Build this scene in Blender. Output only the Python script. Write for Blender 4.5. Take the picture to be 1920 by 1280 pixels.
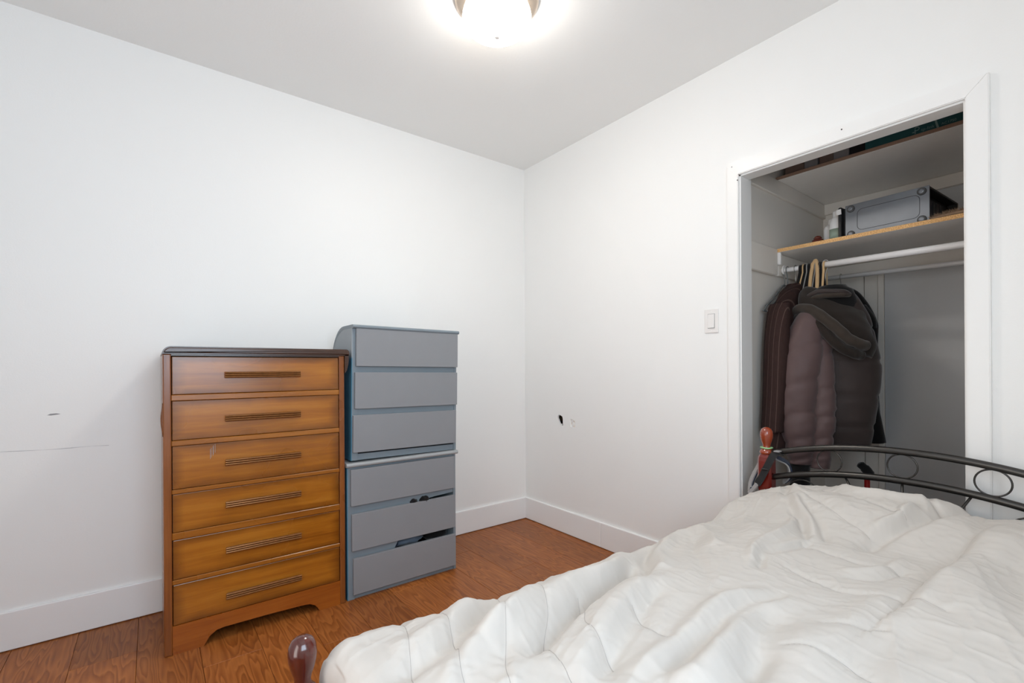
import bpy, bmesh, math, random
import numpy as np
from mathutils import Vector, Matrix, noise as mnoise
from mathutils.bvhtree import BVHTree

random.seed(7)
for o in list(bpy.data.objects):
    bpy.data.objects.remove(o, do_unlink=True)
SC = bpy.context.scene
COL = SC.collection
R = math.radians


def S(r, g, b):
    def f(c):
        c /= 255.0
        return c / 12.92 if c <= 0.04045 else ((c + 0.055) / 1.055) ** 2.4
    return (f(r), f(g), f(b), 1.0)


# ------------------------------------------------------------------ camera
FPX, YAW, ROLL, HORIZON = 878.81, 0.91639, -0.00615, 690.28
EYE = Vector((-2.216, -2.727, 1.118))
_f = Vector((math.cos(YAW), math.sin(YAW), 0))
_r = Vector((math.sin(YAW), -math.cos(YAW), 0))
_u = Vector((0, 0, 1))
CR = _r * math.cos(ROLL) + _u * math.sin(ROLL)
CU = -_r * math.sin(ROLL) + _u * math.cos(ROLL)
cam = bpy.data.cameras.new('camera')
cam.sensor_width = 36.0
cam.lens = FPX / 1920 * 36
cam.shift_y = (HORIZON - 640) / 1920
cam.clip_start = 0.01
camo = bpy.data.objects.new('camera', cam)
COL.objects.link(camo)
M4 = Matrix((CR, CU, -_f)).transposed().to_4x4()
M4.translation = EYE
camo.matrix_world = M4
SC.camera = camo


def at(px, py, ax, val):
    """point of the room seen at a photo position, on the plane axis == val"""
    d = _f + CR * ((px - 960) / FPX) - CU * ((py - HORIZON) / FPX)
    t = (val - EYE[ax]) / d[ax]
    return EYE + d * t


# ------------------------------------------------------------------ light
SC.view_settings.view_transform = 'Standard'
SC.view_settings.look = 'None'
SC.view_settings.gamma = 1.0
SC.view_settings.use_curve_mapping = False
SC.view_settings.exposure = 0.15
SC.cycles.max_bounces = 14
SC.cycles.diffuse_bounces = 12
SC.cycles.sample_clamp_indirect = 8.0
wd = bpy.data.worlds.new('sky')
SC.world = wd
wd.use_nodes = True
bg = wd.node_tree.nodes['Background']
bg.inputs[0].default_value = (0.62, 0.78, 1.0, 1)
bg.inputs[1].default_value = 2.0

DAY = bpy.data.lights.new('daylight', 'AREA')
DAY.shape = 'RECTANGLE'
DAY.size, DAY.size_y = 1.0, 1.15
DAY.energy = 20
DAY.color = (0.70, 0.86, 1.0)
dayo = bpy.data.objects.new('daylight', DAY)
COL.objects.link(dayo)
dayo.location = (-2.02, -3.135, 1.56)
dayo.rotation_euler = (R(90), 0, 0)
LAMP_STRENGTH = 62.0
LAMP_COLOR = (1.0, 0.945, 0.868, 1)
DOOR_FILL = bpy.data.lights.new('added_door_fill', 'AREA')  # fill light added in the doorway to lift the low right wall
DOOR_FILL.shape = 'RECTANGLE'
DOOR_FILL.size, DOOR_FILL.size_y = 0.7, 1.7
DOOR_FILL.energy = 13
DOOR_FILL.color = (1.0, 0.95, 0.90)
door_fill = bpy.data.objects.new('added_door_fill', DOOR_FILL)
COL.objects.link(door_fill)
door_fill.location = (-3.30, -2.35, 1.05)
door_fill.rotation_euler = (R(90), 0, R(-90))

# ------------------------------------------------------------------ helpers


def put(name, me, m=None, parent=None, loc=None, rot=None, smooth=False):
    if isinstance(me, bmesh.types.BMesh):
        b = me
        me = bpy.data.meshes.new(name)
        b.normal_update()
        b.to_mesh(me)
        b.free()
    if smooth:
        for p in me.polygons:
            p.use_smooth = True
    if m and not me.materials:
        me.materials.append(m)
    o = bpy.data.objects.new(name, me)
    COL.objects.link(o)
    if parent:
        o.parent = parent
    if loc is not None:
        o.location = loc
    if rot is not None:
        o.rotation_euler = rot
    return o


def tag(o, label=None, cat=None, group=None, kind=None):
    if label:
        o['label'] = label
    if cat:
        o['category'] = cat
    if group:
        o['group'] = group
    if kind:
        o['kind'] = kind
    return o


def thing(name, label, cat, loc=(0, 0, 0), rot=(0, 0, 0), group=None):
    o = bpy.data.objects.new(name, None)
    o.empty_display_size = 0.05
    COL.objects.link(o)
    o.location = loc
    o.rotation_euler = rot
    return tag(o, label, cat, group)


def NB():
    return bmesh.new()


def box(bm, x0, x1, y0, y1, z0, z1, bev=0.0, seg=1):
    vs = [bm.verts.new((x, y, z)) for x in (x0, x1) for y in (y0, y1) for z in (z0, z1)]
    fs = [bm.faces.new([vs[i] for i in q]) for q in
          ((0, 1, 3, 2), (4, 6, 7, 5), (0, 4, 5, 1), (2, 3, 7, 6), (0, 2, 6, 4), (1, 5, 7, 3))]
    if bev:
        es = list({e for f in fs for e in f.edges})
        bmesh.ops.bevel(bm, geom=es, offset=bev, segments=seg, profile=0.5, affect='EDGES')
    return bm


def bx(x0, x1, y0, y1, z0, z1, bev=0.0, seg=1):
    return box(NB(), x0, x1, y0, y1, z0, z1, bev, seg)


def tube(bm, pts, rad, n=10, closed=False, cap=True):
    pts = [Vector(p) for p in pts]
    N = len(pts)
    rads = rad if isinstance(rad, (list, tuple)) else [rad] * N
    rings = []
    prev = None
    for i, p in enumerate(pts):
        if closed:
            t = pts[(i + 1) % N] - pts[i - 1]
        else:
            t = pts[min(i + 1, N - 1)] - pts[max(i - 1, 0)]
        t.normalize()
        if prev is None:
            a = Vector((0, 0, 1)) if abs(t.z) < 0.9 else Vector((1, 0, 0))
            x = t.cross(a).normalized()
        else:
            x = (prev - t * prev.dot(t)).normalized()
        prev = x
        y = t.cross(x)
        rings.append([bm.verts.new(p + (x * math.cos(k * 2 * math.pi / n) + y * math.sin(k * 2 * math.pi / n)) * rads[i]) for k in range(n)])
    L = N if closed else N - 1
    for i in range(L):
        a, b = rings[i], rings[(i + 1) % N]
        for k in range(n):
            bm.faces.new((a[k], a[(k + 1) % n], b[(k + 1) % n], b[k]))
    if cap and not closed:
        bm.faces.new(rings[0][::-1])
        bm.faces.new(rings[-1])
    return bm


def lathe(bm, prof, n=32, c=(0, 0, 0), axis='z'):
    """prof: list of (radius, height)"""
    rings = []
    for r, h in prof:
        ring = []
        for k in range(n):
            a = 2 * math.pi * k / n
            v = (r * math.cos(a), r * math.sin(a), h)
            if axis == 'x':
                v = (h, v[0], v[1])
            elif axis == 'y':
                v = (v[0], h, v[1])
            ring.append(bm.verts.new(Vector(c) + Vector(v)))
        rings.append(ring)
    for a, b in zip(rings, rings[1:]):
        for k in range(n):
            bm.faces.new((a[k], a[(k + 1) % n], b[(k + 1) % n], b[k]))
    bm.faces.new(rings[0][::-1])
    bm.faces.new(rings[-1])
    bmesh.ops.recalc_face_normals(bm, faces=bm.faces)
    return bm


def prism(bm, outline, axis, a0, a1, holes=()):
    """extrude a 2-D outline (with holes) between a0 and a1 along axis"""
    def mk(p, a):
        if axis == 0:
            return (a, p[0], p[1])
        if axis == 1:
            return (p[0], a, p[1])
        return (p[0], p[1], a)
    edges = []
    for loop in [outline] + list(holes):
        vs = [bm.verts.new(mk(p, a0)) for p in loop]
        for i in range(len(vs)):
            edges.append(bm.edges.new((vs[i], vs[(i + 1) % len(vs)])))
    if holes:
        res = bmesh.ops.triangle_fill(bm, use_beauty=True, use_dissolve=False, edges=edges)
        faces = [g for g in res['geom'] if isinstance(g, bmesh.types.BMFace)]
    else:
        faces = bmesh.ops.contextual_create(bm, geom=edges)['faces']
    ex = bmesh.ops.extrude_face_region(bm, geom=faces)
    d = [0, 0, 0]
    d[axis] = a1 - a0
    bmesh.ops.translate(bm, vec=d, verts=[g for g in ex['geom'] if isinstance(g, bmesh.types.BMVert)])
    bmesh.ops.recalc_face_normals(bm, faces=bm.faces)
    return bm


def loft(bm, rings, n=40, disp=None, cap=True):
    """rings: (centre, half-width vector, half-depth vector, exponent)"""
    out = []
    for j, (c, ax, ay, ex) in enumerate(rings):
        c, ax, ay = Vector(c), Vector(ax), Vector(ay)
        ring = []
        for k in range(n):
            a = 2 * math.pi * k / n
            ca, sa = math.cos(a), math.sin(a)
            ca = math.copysign(abs(ca) ** (2 / ex), ca)
            sa = math.copysign(abs(sa) ** (2 / ex), sa)
            p = c + ax * ca + ay * sa
            if disp:
                nrm = (ax * ca / max(ax.length_squared, 1e-6) + ay * sa / max(ay.length_squared, 1e-6)).normalized()
                p = p + nrm * disp(p, j / (len(rings) - 1), a)
            ring.append(bm.verts.new(p))
        out.append(ring)
    for a, b in zip(out, out[1:]):
        for k in range(n):
            bm.faces.new((a[k], a[(k + 1) % n], b[(k + 1) % n], b[k]))
    if cap:
        bm.faces.new(out[0][::-1])
        bm.faces.new(out[-1])
    bmesh.ops.recalc_face_normals(bm, faces=bm.faces)
    return bm


def smoothpts(pts, n=8, closed=False):
    """Catmull-Rom through pts"""
    P = [Vector(p) for p in pts]
    N = len(P)
    out = []
    segs = N if closed else N - 1
    for i in range(segs):
        if closed:
            p0, p1, p2, p3 = P[i - 1], P[i], P[(i + 1) % N], P[(i + 2) % N]
        else:
            p0, p1, p2, p3 = P[max(i - 1, 0)], P[i], P[i + 1], P[min(i + 2, N - 1)]
        for k in range(n):
            t = k / n
            out.append(0.5 * ((2 * p1) + (p2 - p0) * t + (2 * p0 - 5 * p1 + 4 * p2 - p3) * t * t + (3 * p1 - p0 - 3 * p2 + p3) * t ** 3))
    if not closed:
        out.append(P[-1])
    return out


def resample_rings(keys, n):
    """keys: list of tuples of numbers -> n rows, smooth interpolation"""
    K = np.array(keys, float)
    P = [Vector(k[:3]) for k in keys]
    t = np.linspace(0, len(keys) - 1, n)
    i = np.clip(t.astype(int), 0, len(keys) - 2)
    f = t - i
    p0, p1, p2, p3 = K[np.maximum(i - 1, 0)], K[i], K[i + 1], K[np.minimum(i + 2, len(keys) - 1)]
    f = f[:, None]
    return 0.5 * (2 * p1 + (p2 - p0) * f + (2 * p0 - 5 * p1 + 4 * p2 - p3) * f ** 2 + (3 * p1 - p0 - 3 * p2 + p3) * f ** 3)


# ------------------------------------------------------------------ materials


class NT:
    def __init__(self, name):
        self.m = bpy.data.materials.new(name)
        self.m.use_nodes = True
        self.t = self.m.node_tree
        self.b = self.t.nodes['Principled BSDF']

    def n(self, typ, **kw):
        nd = self.t.nodes.new(typ)
        for k, v in kw.items():
            if k.startswith('i_'):
                key = k[2:].replace('_', ' ')
                nd.inputs[key].default_value = v
            else:
                setattr(nd, k, v)
        return nd

    def l(self, a, b):
        self.t.links.new(a, b)

    def math(self, op, a, b=None, c=None, clamp=False):
        nd = self.t.nodes.new('ShaderNodeMath')
        nd.operation = op
        nd.use_clamp = clamp
        for i, v in enumerate((a, b, c)):
            if v is None:
                continue
            if isinstance(v, (int, float)):
                nd.inputs[i].default_value = v
            else:
                self.l(v, nd.inputs[i])
        return nd.outputs[0]

    def mix(self, fac, a, b, mode='MIX'):
        nd = self.t.nodes.new('ShaderNodeMix')
        nd.data_type = 'RGBA'
        nd.blend_type = mode
        for i, v in ((0, fac), (6, a), (7, b)):
            if isinstance(v, (int, float, tuple)):
                nd.inputs[i].default_value = v
            else:
                self.l(v, nd.inputs[i])
        return nd.outputs[2]

    def ramp(self, fac, stops):
        nd = self.t.nodes.new('ShaderNodeValToRGB')
        cr = nd.color_ramp
        while len(cr.elements) < len(stops):
            cr.elements.new(0.5)
        for e, (p, c) in zip(cr.elements, stops):
            e.position = p
            e.color = c
        self.l(fac, nd.inputs[0])
        return nd.outputs[0]

    def coords(self, kind='Object', scale=(1, 1, 1), rnd=False):
        tc = self.n('ShaderNodeTexCoord')
        mp = self.n('ShaderNodeMapping')
        self.l(tc.outputs[kind], mp.inputs[0])
        mp.inputs['Scale'].default_value = scale
        if rnd:
            oi = self.n('ShaderNodeObjectInfo')
            cm = self.n('ShaderNodeCombineXYZ')
            for i, k in enumerate((37.0, 91.0, 53.0)):
                self.l(self.math('MULTIPLY', oi.outputs['Random'], k), cm.inputs[i])
            self.l(cm.outputs[0], mp.inputs['Location'])
        return mp.outputs[0]

    def noise(self, vec, scale, detail=3, rough=0.5, dist=0.0):
        nd = self.n('ShaderNodeTexNoise')
        nd.inputs['Scale'].default_value = scale
        nd.inputs['Detail'].default_value = detail
        nd.inputs['Roughness'].default_value = rough
        nd.inputs['Distortion'].default_value = dist
        self.l(vec, nd.inputs['Vector'])
        return nd.outputs['Fac']

    def bump(self, h, strength, dist=0.002):
        nd = self.n('ShaderNodeBump')
        nd.inputs['Strength'].default_value = strength
        nd.inputs['Distance'].default_value = dist
        self.l(h, nd.inputs['Height'])
        self.l(nd.outputs[0], self.b.inputs['Normal'])

    def set(self, color=None, rough=None, metal=None, spec=None, coat=None, coat_rough=None, sheen=None):
        B = self.b.inputs
        if color is not None:
            if isinstance(color, tuple):
                B['Base Color'].default_value = color
            else:
                self.l(color, B['Base Color'])
        for k, v in (('Roughness', rough), ('Metallic', metal), ('Specular IOR Level', spec),
                     ('Coat Weight', coat), ('Coat Roughness', coat_rough), ('Sheen Weight', sheen)):
            if v is None:
                continue
            if isinstance(v, (int, float)):
                B[k].default_value = v
            else:
                self.l(v, B[k])
        return self


def m_plain(name, col, rough=0.5, metal=0.0, var=0.06, scale=25, bump=0.0, bscale=200, **kw):
    n = NT(name)
    v = n.coords()
    nz = n.noise(v, scale, 3)
    dark = tuple(c * (1 - var) for c in col[:3]) + (1,)
    lite = tuple(min(1, c * (1 + var)) for c in col[:3]) + (1,)
    c = n.mix(nz, dark, lite)
    n.set(c, rough, metal, **kw)
    if bump:
        n.bump(n.noise(v, bscale, 2), bump, 0.001)
    return n.m


def m_paint(name, col, rough=0.55, b=0.12, scale=160):
    n = NT(name)
    v = n.coords()
    nz = n.noise(v, 1.6, 3)
    c = n.mix(nz, tuple(x * 0.975 for x in col[:3]) + (1,), col)
    n.set(c, rough, 0, spec=0.35)
    h = n.math('ADD', n.noise(v, scale, 3), n.math('MULTIPLY', n.noise(v, 9, 2), 2.0))
    n.bump(h, b, 0.002)
    return n.m


M = {}
M['wall'] = m_paint('wall_paint', (0.885, 0.885, 0.872, 1), 0.5)
M['ceil'] = m_paint('ceiling_paint', (0.895, 0.90, 0.89, 1), 0.8, 0.2, 90)
M['trim'] = m_paint('trim_paint', (0.88, 0.875, 0.86, 1), 0.35, 0.06)
M['base'] = m_paint('baseboard_paint', (0.88, 0.875, 0.87, 1), 0.35, 0.05)
M['closet'] = m_paint('closet_paint', (0.78, 0.735, 0.675, 1), 0.55, 0.12)
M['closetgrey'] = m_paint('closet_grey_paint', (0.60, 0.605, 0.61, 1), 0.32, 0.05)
M['scuff'] = m_plain('scuff', S(150, 150, 152), 0.8)
M['scuff_pale'] = m_plain('pale_scuff', S(206, 206, 207), 0.8)
M['dark'] = m_plain('dark_void', S(26, 22, 18), 0.9)
M['lath'] = m_plain('lath', S(70, 55, 38), 0.9, scale=60, var=0.4)
M['patch'] = m_plain('plaster_patch', (0.78, 0.72, 0.66, 1), 0.8, var=0.25, scale=140)


def floor_mat():
    n = NT('laminate')
    v = n.coords('Object', (1, 1, 1), rnd=True)
    vs = n.n('ShaderNodeMapping')
    n.l(v, vs.inputs[0])
    vs.inputs['Scale'].default_value = (9.0, 1.1, 9)
    warp = n.noise(vs.outputs[0], 0.9, 3, 0.5)
    # cathedral grain: rings of a slowly varying field
    field = n.math('ADD', n.math('MULTIPLY', warp, 22.0), n.math('MULTIPLY', n.noise(vs.outputs[0], 0.35, 1), 10))
    ring = n.math('FRACT', field)
    ring = n.math('SMOOTH_MIN', ring, n.math('MULTIPLY', n.math('SUBTRACT', 1.0, ring), 5.0), 0.1)
    fs = n.n('ShaderNodeMapping')
    n.l(v, fs.inputs[0])
    fs.inputs['Scale'].default_value = (120, 5, 120)
    fine = n.noise(fs.outputs[0], 1.0, 3, 0.6)
    bs = n.noise(v, 3.0, 2)
    g = n.math('ADD', n.math('MULTIPLY', ring, 0.42), n.math('ADD', n.math('MULTIPLY', fine, 0.45), n.math('MULTIPLY', bs, 0.25)))
    c = n.ramp(g, [(0.12, S(104, 54, 22)), (0.45, S(146, 84, 40)), (0.8, S(176, 110, 58))])
    oi = n.n('ShaderNodeObjectInfo')
    hs = n.n('ShaderNodeHueSaturation')
    hs.inputs['Saturation'].default_value = 1.02
    n.l(n.math('ADD', 0.86, n.math('MULTIPLY', oi.outputs['Random'], 0.26)), hs.inputs['Value'])
    n.l(c, hs.inputs['Color'])
    n.set(hs.outputs[0], n.math('ADD', 0.36, n.math('MULTIPLY', fine, 0.12)), spec=0.4)
    n.bump(n.math('ADD', fine, ring), 0.12, 0.0006)
    return n.m


M['floor'] = floor_mat()


def wood_mat(name, dark, mid, lite, axis='x', rough=0.28, coat=0.35, burst=False, gscale=1.0):
    n = NT(name)
    sc = {'x': (1.6, 14, 30), 'z': (30, 14, 1.6), 'y': (30, 1.6, 14)}[axis]
    v = n.coords('Object', tuple(s * gscale for s in sc), rnd=True)
    a = n.noise(v, 1.0, 4, 0.55, 0.6)
    v2 = n.coords('Object', tuple(s * 6 for s in sc), rnd=True)
    b = n.noise(v2, 1.0, 3, 0.6)
    v3 = n.coords('Object', (3, 3, 3), rnd=True)
    big = n.noise(v3, 1.2, 2)
    g = n.math('ADD', n.math('MULTIPLY', a, 0.6), n.math('ADD', n.math('MULTIPLY', b, 0.22), n.math('MULTIPLY', big, 0.25)))
    c = n.ramp(g, [(0.3, dark), (0.55, mid), (0.8, lite)])
    if burst:
        tc = n.n('ShaderNodeTexCoord')
        sp = n.n('ShaderNodeSeparateXYZ')
        n.l(tc.outputs['Generated'], sp.inputs[0])
        ex = n.math('MINIMUM', sp.outputs[0], n.math('SUBTRACT', 1.0, sp.outputs[0]))
        ez = n.math('MINIMUM', sp.outputs[2], n.math('SUBTRACT', 1.0, sp.outputs[2]))
        e = n.math('MINIMUM', n.math('MULTIPLY', ex, 14.0), n.math('MULTIPLY', ez, 5.0))
        e = n.math('ADD', e, n.math('MULTIPLY', n.math('SUBTRACT', n.noise(v3, 2.5, 2), 0.5), 0.9))
        e = n.math('MULTIPLY', e, 1.0, clamp=True)
        c = n.mix(n.math('MULTIPLY', n.math('SUBTRACT', 1.0, e), 0.7), c, tuple(x * 0.5 for x in dark[:3]) + (1,))
    n.set(c, n.math('ADD', rough - 0.05, n.math('MULTIPLY', big, 0.1)), spec=0.45, coat=coat, coat_rough=0.22)
    n.bump(n.math('ADD', a, b), 0.05, 0.0006)
    return n.m


M['maple'] = wood_mat('amber_maple', S(124, 66, 12), S(162, 98, 22), S(186, 122, 40), 'x', burst=True, coat=.45)
M['maple_rail'] = wood_mat('amber_maple_rail', S(120, 66, 18), S(152, 92, 28), S(176, 114, 46), 'x', coat=.22)
M['maple_side'] = wood_mat('amber_maple_side', S(98, 50, 18), S(130, 74, 32), S(158, 100, 52), 'z', coat=.22)
M['apron'] = wood_mat('amber_apron', S(112, 50, 14), S(150, 80, 22), S(170, 100, 36), 'x', coat=.22)
M['top_dark'] = wood_mat('dark_walnut_top', S(44, 26, 18), S(66, 42, 30), S(92, 64, 48), 'x', rough=0.3)
M['brass'] = m_plain('aged_brass_wood', S(128, 84, 44), 0.3, 0.6, 0.35, 60)
M['bronze'] = m_plain('dark_bronze', S(64, 38, 18), 0.4, 0.4, 0.3, 60)
M['greyfront'] = m_plain('grey_drawer_paint', S(138, 140, 144), 0.42, 0, 0.03, 12, 0.05, 300, spec=0.35)
M['greybody'] = m_plain('blue_grey_paint', S(126, 137, 145), 0.42, 0, 0.04, 12, 0.05, 300, spec=0.35)
M['blueside'] = m_plain('shaded_side_blue', S(72, 124, 150), 0.45, 0, 0.05, 12, 0.05, 300)  # blue shade of the left side is put into the colour


def side_lit_top():
    n = NT('lit_grey_over_shaded_blue')  # light above the dresser and blue shade below are put into the colour
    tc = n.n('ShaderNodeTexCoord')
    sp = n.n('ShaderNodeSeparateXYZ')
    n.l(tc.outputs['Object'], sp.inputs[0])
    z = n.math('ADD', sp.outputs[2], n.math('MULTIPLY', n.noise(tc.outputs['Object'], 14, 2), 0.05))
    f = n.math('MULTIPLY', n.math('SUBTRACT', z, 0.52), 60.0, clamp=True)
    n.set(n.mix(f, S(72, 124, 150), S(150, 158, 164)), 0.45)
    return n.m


M['blueside_lit_top'] = side_lit_top()
M['greytop'] = m_plain('light_grey_top_paint', S(158, 161, 163), 0.4, 0, 0.03, 12)
M['cherry'] = wood_mat('cherry_lacquer', S(74, 14, 10), S(112, 26, 18), S(140, 44, 28), 'z', rough=0.16, coat=0.8)
M['cherry_dark'] = wood_mat('dark_cherry_lacquer', S(50, 14, 10), S(78, 24, 16), S(100, 38, 26), 'z', rough=0.14, coat=0.9)
M['finial'] = wood_mat('lamp_tinted_cherry', S(120, 44, 22), S(156, 66, 36), S(176, 90, 54), 'z', rough=0.14, coat=0.9)  # the lamp's orange reflection is put into the colour
M['steel'] = m_plain('dark_bed_metal', S(74, 72, 70), 0.3, 0.85, 0.08, 40)
M['nickel'] = m_plain('brushed_nickel', S(196, 180, 164), 0.28, 0.9, 0.05, 40)
M['cream'] = m_plain('cream_cap', (.92, .88, .84, 1), 0.5)
M['plastic_white'] = m_plain('white_plastic', (0.82, 0.80, 0.78, 1), 0.3, 0, 0.02)
M['rod'] = m_plain('white_enamel_rod', (0.86, 0.85, 0.85, 1), 0.25, 0, 0.02)
M['melamine'] = m_plain('grey_melamine', (0.88, 0.86, 0.83, 1), 0.4, 0, 0.03)


def chip_mat():
    n = NT('raw_chipboard')
    v = n.coords()
    a = n.noise(v, 240, 3, 0.7)
    c = n.ramp(a, [(0.3, S(176, 128, 78)), (0.55, S(232, 184, 124)), (0.75, S(246, 212, 160))])
    n.set(c, 0.8)
    return n.m


M['chip'] = chip_mat()
M['chip_dull'] = m_plain('dull_chipboard', S(140, 112, 94), 0.8, 0, 0.25, 240)
M['galv'] = m_plain('galvanised_steel', S(124, 127, 132), 0.42, 0.7, 0.1, 16)
M['black'] = m_plain('black_plastic', S(22, 22, 23), 0.45, 0, 0.1)
M['rubber'] = m_plain('grey_rubber', S(80, 80, 80), 0.6)
M['teal'] = m_plain('teal_carton', S(28, 78, 80), 0.5, 0, 0.06)
M['print'] = m_plain('pale_print', S(120, 140, 138), 0.6)
M['carton_brown'] = m_plain('brown_carton', S(112, 92, 82), 0.8, 0, 0.1)
M['carton_grey'] = m_plain('grey_carton', S(128, 124, 124), 0.8, 0, 0.1)
M['fur'] = m_plain('tan_fur', S(158, 132, 108), 0.9, 0, 0.2, 90)
M['redpot'] = m_plain('red_brown_glaze', S(104, 46, 34), 0.25, 0, 0.15)
M['label_green'] = m_plain('pale_green_label', S(150, 166, 150), 0.6)


def fabric(name, col, rough=0.9, bscale=900, bump=0.15, var=0.12, vscale=30, sheen=0.2):
    n = NT(name)
    v = n.coords()
    nz = n.noise(v, vscale, 4)
    fine = n.noise(v, bscale, 2)
    c = n.mix(nz, tuple(x * (1 - var) for x in col[:3]) + (1,), tuple(min(1, x * (1 + var)) for x in col[:3]) + (1,))
    n.set(c, rough, sheen=sheen, spec=0.2)
    n.bump(fine, bump, 0.0008)
    return n.m


M['duvet'] = fabric('white_cotton', (0.595, 0.558, 0.518, 1), 0.85, 1200, 0.08, 0.015, 6, 0.1)
M['thread'] = m_plain('grey_thread', S(168, 162, 158), 0.8)
M['mattress'] = fabric('mattress_ticking', S(205, 205, 208))
M['puffer'] = fabric('plum_brown_nylon', S(90, 72, 71), 0.5, 400, 0.05, 0.1, 20)
M['puffer_back'] = fabric('dark_brown_nylon', S(56, 47, 45), 0.55, 400, 0.05, 0.1, 20)
M['hood'] = fabric('dark_brown_pile', S(40, 33, 29), 0.95, 500, 0.6, 0.25, 60)
M['hood_rim'] = fabric('brown_grey_hood_edge', S(57, 49, 43), 0.9, 400, 0.25, 0.15, 40)
M['blackcloth'] = fabric('black_cloth', S(20, 19, 20), 0.9)
M['navy'] = fabric('navy_cloth', S(34, 44, 66), 0.9)
M['bluegrey'] = fabric('blue_grey_cloth', S(86, 100, 116), 0.9)
M['tan'] = fabric('tan_stripe', S(196, 164, 122), 0.85)
M['greystripe'] = fabric('grey_stripe', S(140, 138, 134), 0.85)
M['strap_grey'] = fabric('grey_strap', S(150, 148, 148), 0.7)
M['strap_black'] = fabric('black_strap', S(36, 36, 37), 0.7)
M['green_elastic'] = m_plain('pale_green_elastic', S(150, 196, 140), 0.5)
M['hanger'] = m_plain('grey_hanger_plastic', S(112, 114, 114), 0.35, 0.2)
M['wire'] = m_plain('steel_wire', S(170, 168, 164), 0.3, 0.9)
M['redmetal'] = m_plain('red_tube', S(140, 22, 20), 0.3)


def pinstripe():
    n = NT('pinstripe_wool')
    tc = n.n('ShaderNodeTexCoord')
    sp = n.n('ShaderNodeSeparateXYZ')
    n.l(tc.outputs['Object'], sp.inputs[0])
    # the stripes run down the cloth
    along = n.math('ADD', sp.outputs[1], n.math('MULTIPLY', sp.outputs[0], 0.35))
    st = n.math('PINGPONG', n.math('MULTIPLY', along, 1.0), 0.011)
    line = n.math('LESS_THAN', st, 0.0011)
    v = n.coords('Object', (300, 300, 30))
    nz = n.noise(v, 1.0, 2)
    c = n.mix(nz, S(44, 31, 29), S(62, 45, 42))
    c = n.mix(n.math('MULTIPLY', line, 0.4), c, S(112, 92, 84))
    n.set(c, 0.9, spec=0.15)
    return n.m


M['pinstripe'] = pinstripe()


def glow_mat():
    n = NT('lit_glass')
    n.set((0.95, 0.94, 0.92, 1), 0.3)
    n.b.inputs['Emission Color'].default_value = LAMP_COLOR
    # emission shaped to weaken towards the rim, sparing the ceiling around the lamp
    tc = n.n('ShaderNodeTexCoord')
    sp = n.n('ShaderNodeSeparateXYZ')
    n.l(tc.outputs['Generated'], sp.inputs[0])
    up = n.math('POWER', sp.outputs[2], 0.8)
    n.l(n.math('MULTIPLY', n.math('SUBTRACT', 1.0, n.math('MULTIPLY', up, 0.93)), LAMP_STRENGTH), n.b.inputs['Emission Strength'])
    return n.m


M['glow'] = glow_mat()


def glass_mat():
    n = NT('window_glass')
    n.set((1, 1, 1, 1), 0.02)
    n.b.inputs['Transmission Weight'].default_value = 1.0
    n.b.inputs['IOR'].default_value = 1.1
    return n.m


M['glass'] = glass_mat()

# ------------------------------------------------------------------ the room
H = 2.6
XL, YN = -3.15, -3.15
struct = lambda o: tag(o, kind='structure')

fl = struct(put('floor', bx(XL - 0.1, 1.2, YN - 0.1, 0.1, -0.08, -0.008), M['dark']))


def plank_mesh(w, l):
    b = bx(-w / 2 + 0.0005, w / 2 - 0.0005, -l / 2 + 0.0006, l / 2 - 0.0006, -0.008, 0.0)
    top = [e for e in b.edges if all(v.co.z > -0.001 for v in e.verts)]
    bmesh.ops.bevel(b, geom=top, offset=0.0011, segments=1, affect='EDGES')
    me = bpy.data.meshes.new('plank')
    b.to_mesh(me)
    b.free()
    me.materials.append(M['floor'])
    return me


_pm = {}
k = 0
x = 0.0
edges = [0.0] + [-0.07 - 0.2 * i for i in range(1, 16)]
edges = [0.0, -0.07, -0.27, -0.47, -0.67, -0.87, -1.07, -1.27, -1.47, -1.67, -1.87, -2.07, -2.27, -2.47, -2.67, -2.87, -3.07, XL]
first = {3: -0.67, 0: -0.4, 1: -0.9, 2: -1.05, 4: -0.28, 5: -0.95, 6: -0.5, 7: -1.1, 8: -0.75, 9: -0.2, 10: -0.62, 11: -1.0, 12: -0.33, 13: -0.8, 14: -0.45, 15: -1.1, 16: -0.6}
for i, (a, b_) in enumerate(zip(edges, edges[1:])):
    cuts = [0.0, first[i]]
    while cuts[-1] > YN:
        cuts.append(max(YN, cuts[-1] - 1.2))
    for c0, c1 in zip(cuts, cuts[1:]):
        w, l = round(a - b_, 3), round(c0 - c1, 3)
        if l < 0.02:
            continue
        if (w, l) not in _pm:
            _pm[(w, l)] = plank_mesh(w, l)
        put('plank', _pm[(w, l)], None, fl, ((a + b_) / 2, (c0 + c1) / 2, 0))

wl = struct(put('wall_left', bx(XL - 0.1, 0.1, 0.0, 0.1, -0.02, H), M['wall']))
for (x0, x1, z0, z1) in ((-2.565, -2.53, 0.936, 0.939),):
    b = NB()
    prism(b, [(x0, z0 - .0015), (x0 + .012, z0 - .003), (x1, z0), (x1 + .006, z1 - .001), (x1 - .008, z1 + .002), (x0 + .01, z1 + .001)], 1, -0.0006, 0.002)
    put('scuff_mark', b, M['scuff'], wl)
b = NB()
pts = [Vector((-2.76 + .39 * t, 0.0002, 0.797 - .008 * t + .0015 * math.sin(9 * t))) for t in np.linspace(0, 1, 14)]
tube(b, pts, [.0012 + .0006 * math.sin(5 * i) for i in range(14)], 5)
put('scuff_mark', b, M['scuff_pale'], wl)

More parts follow.
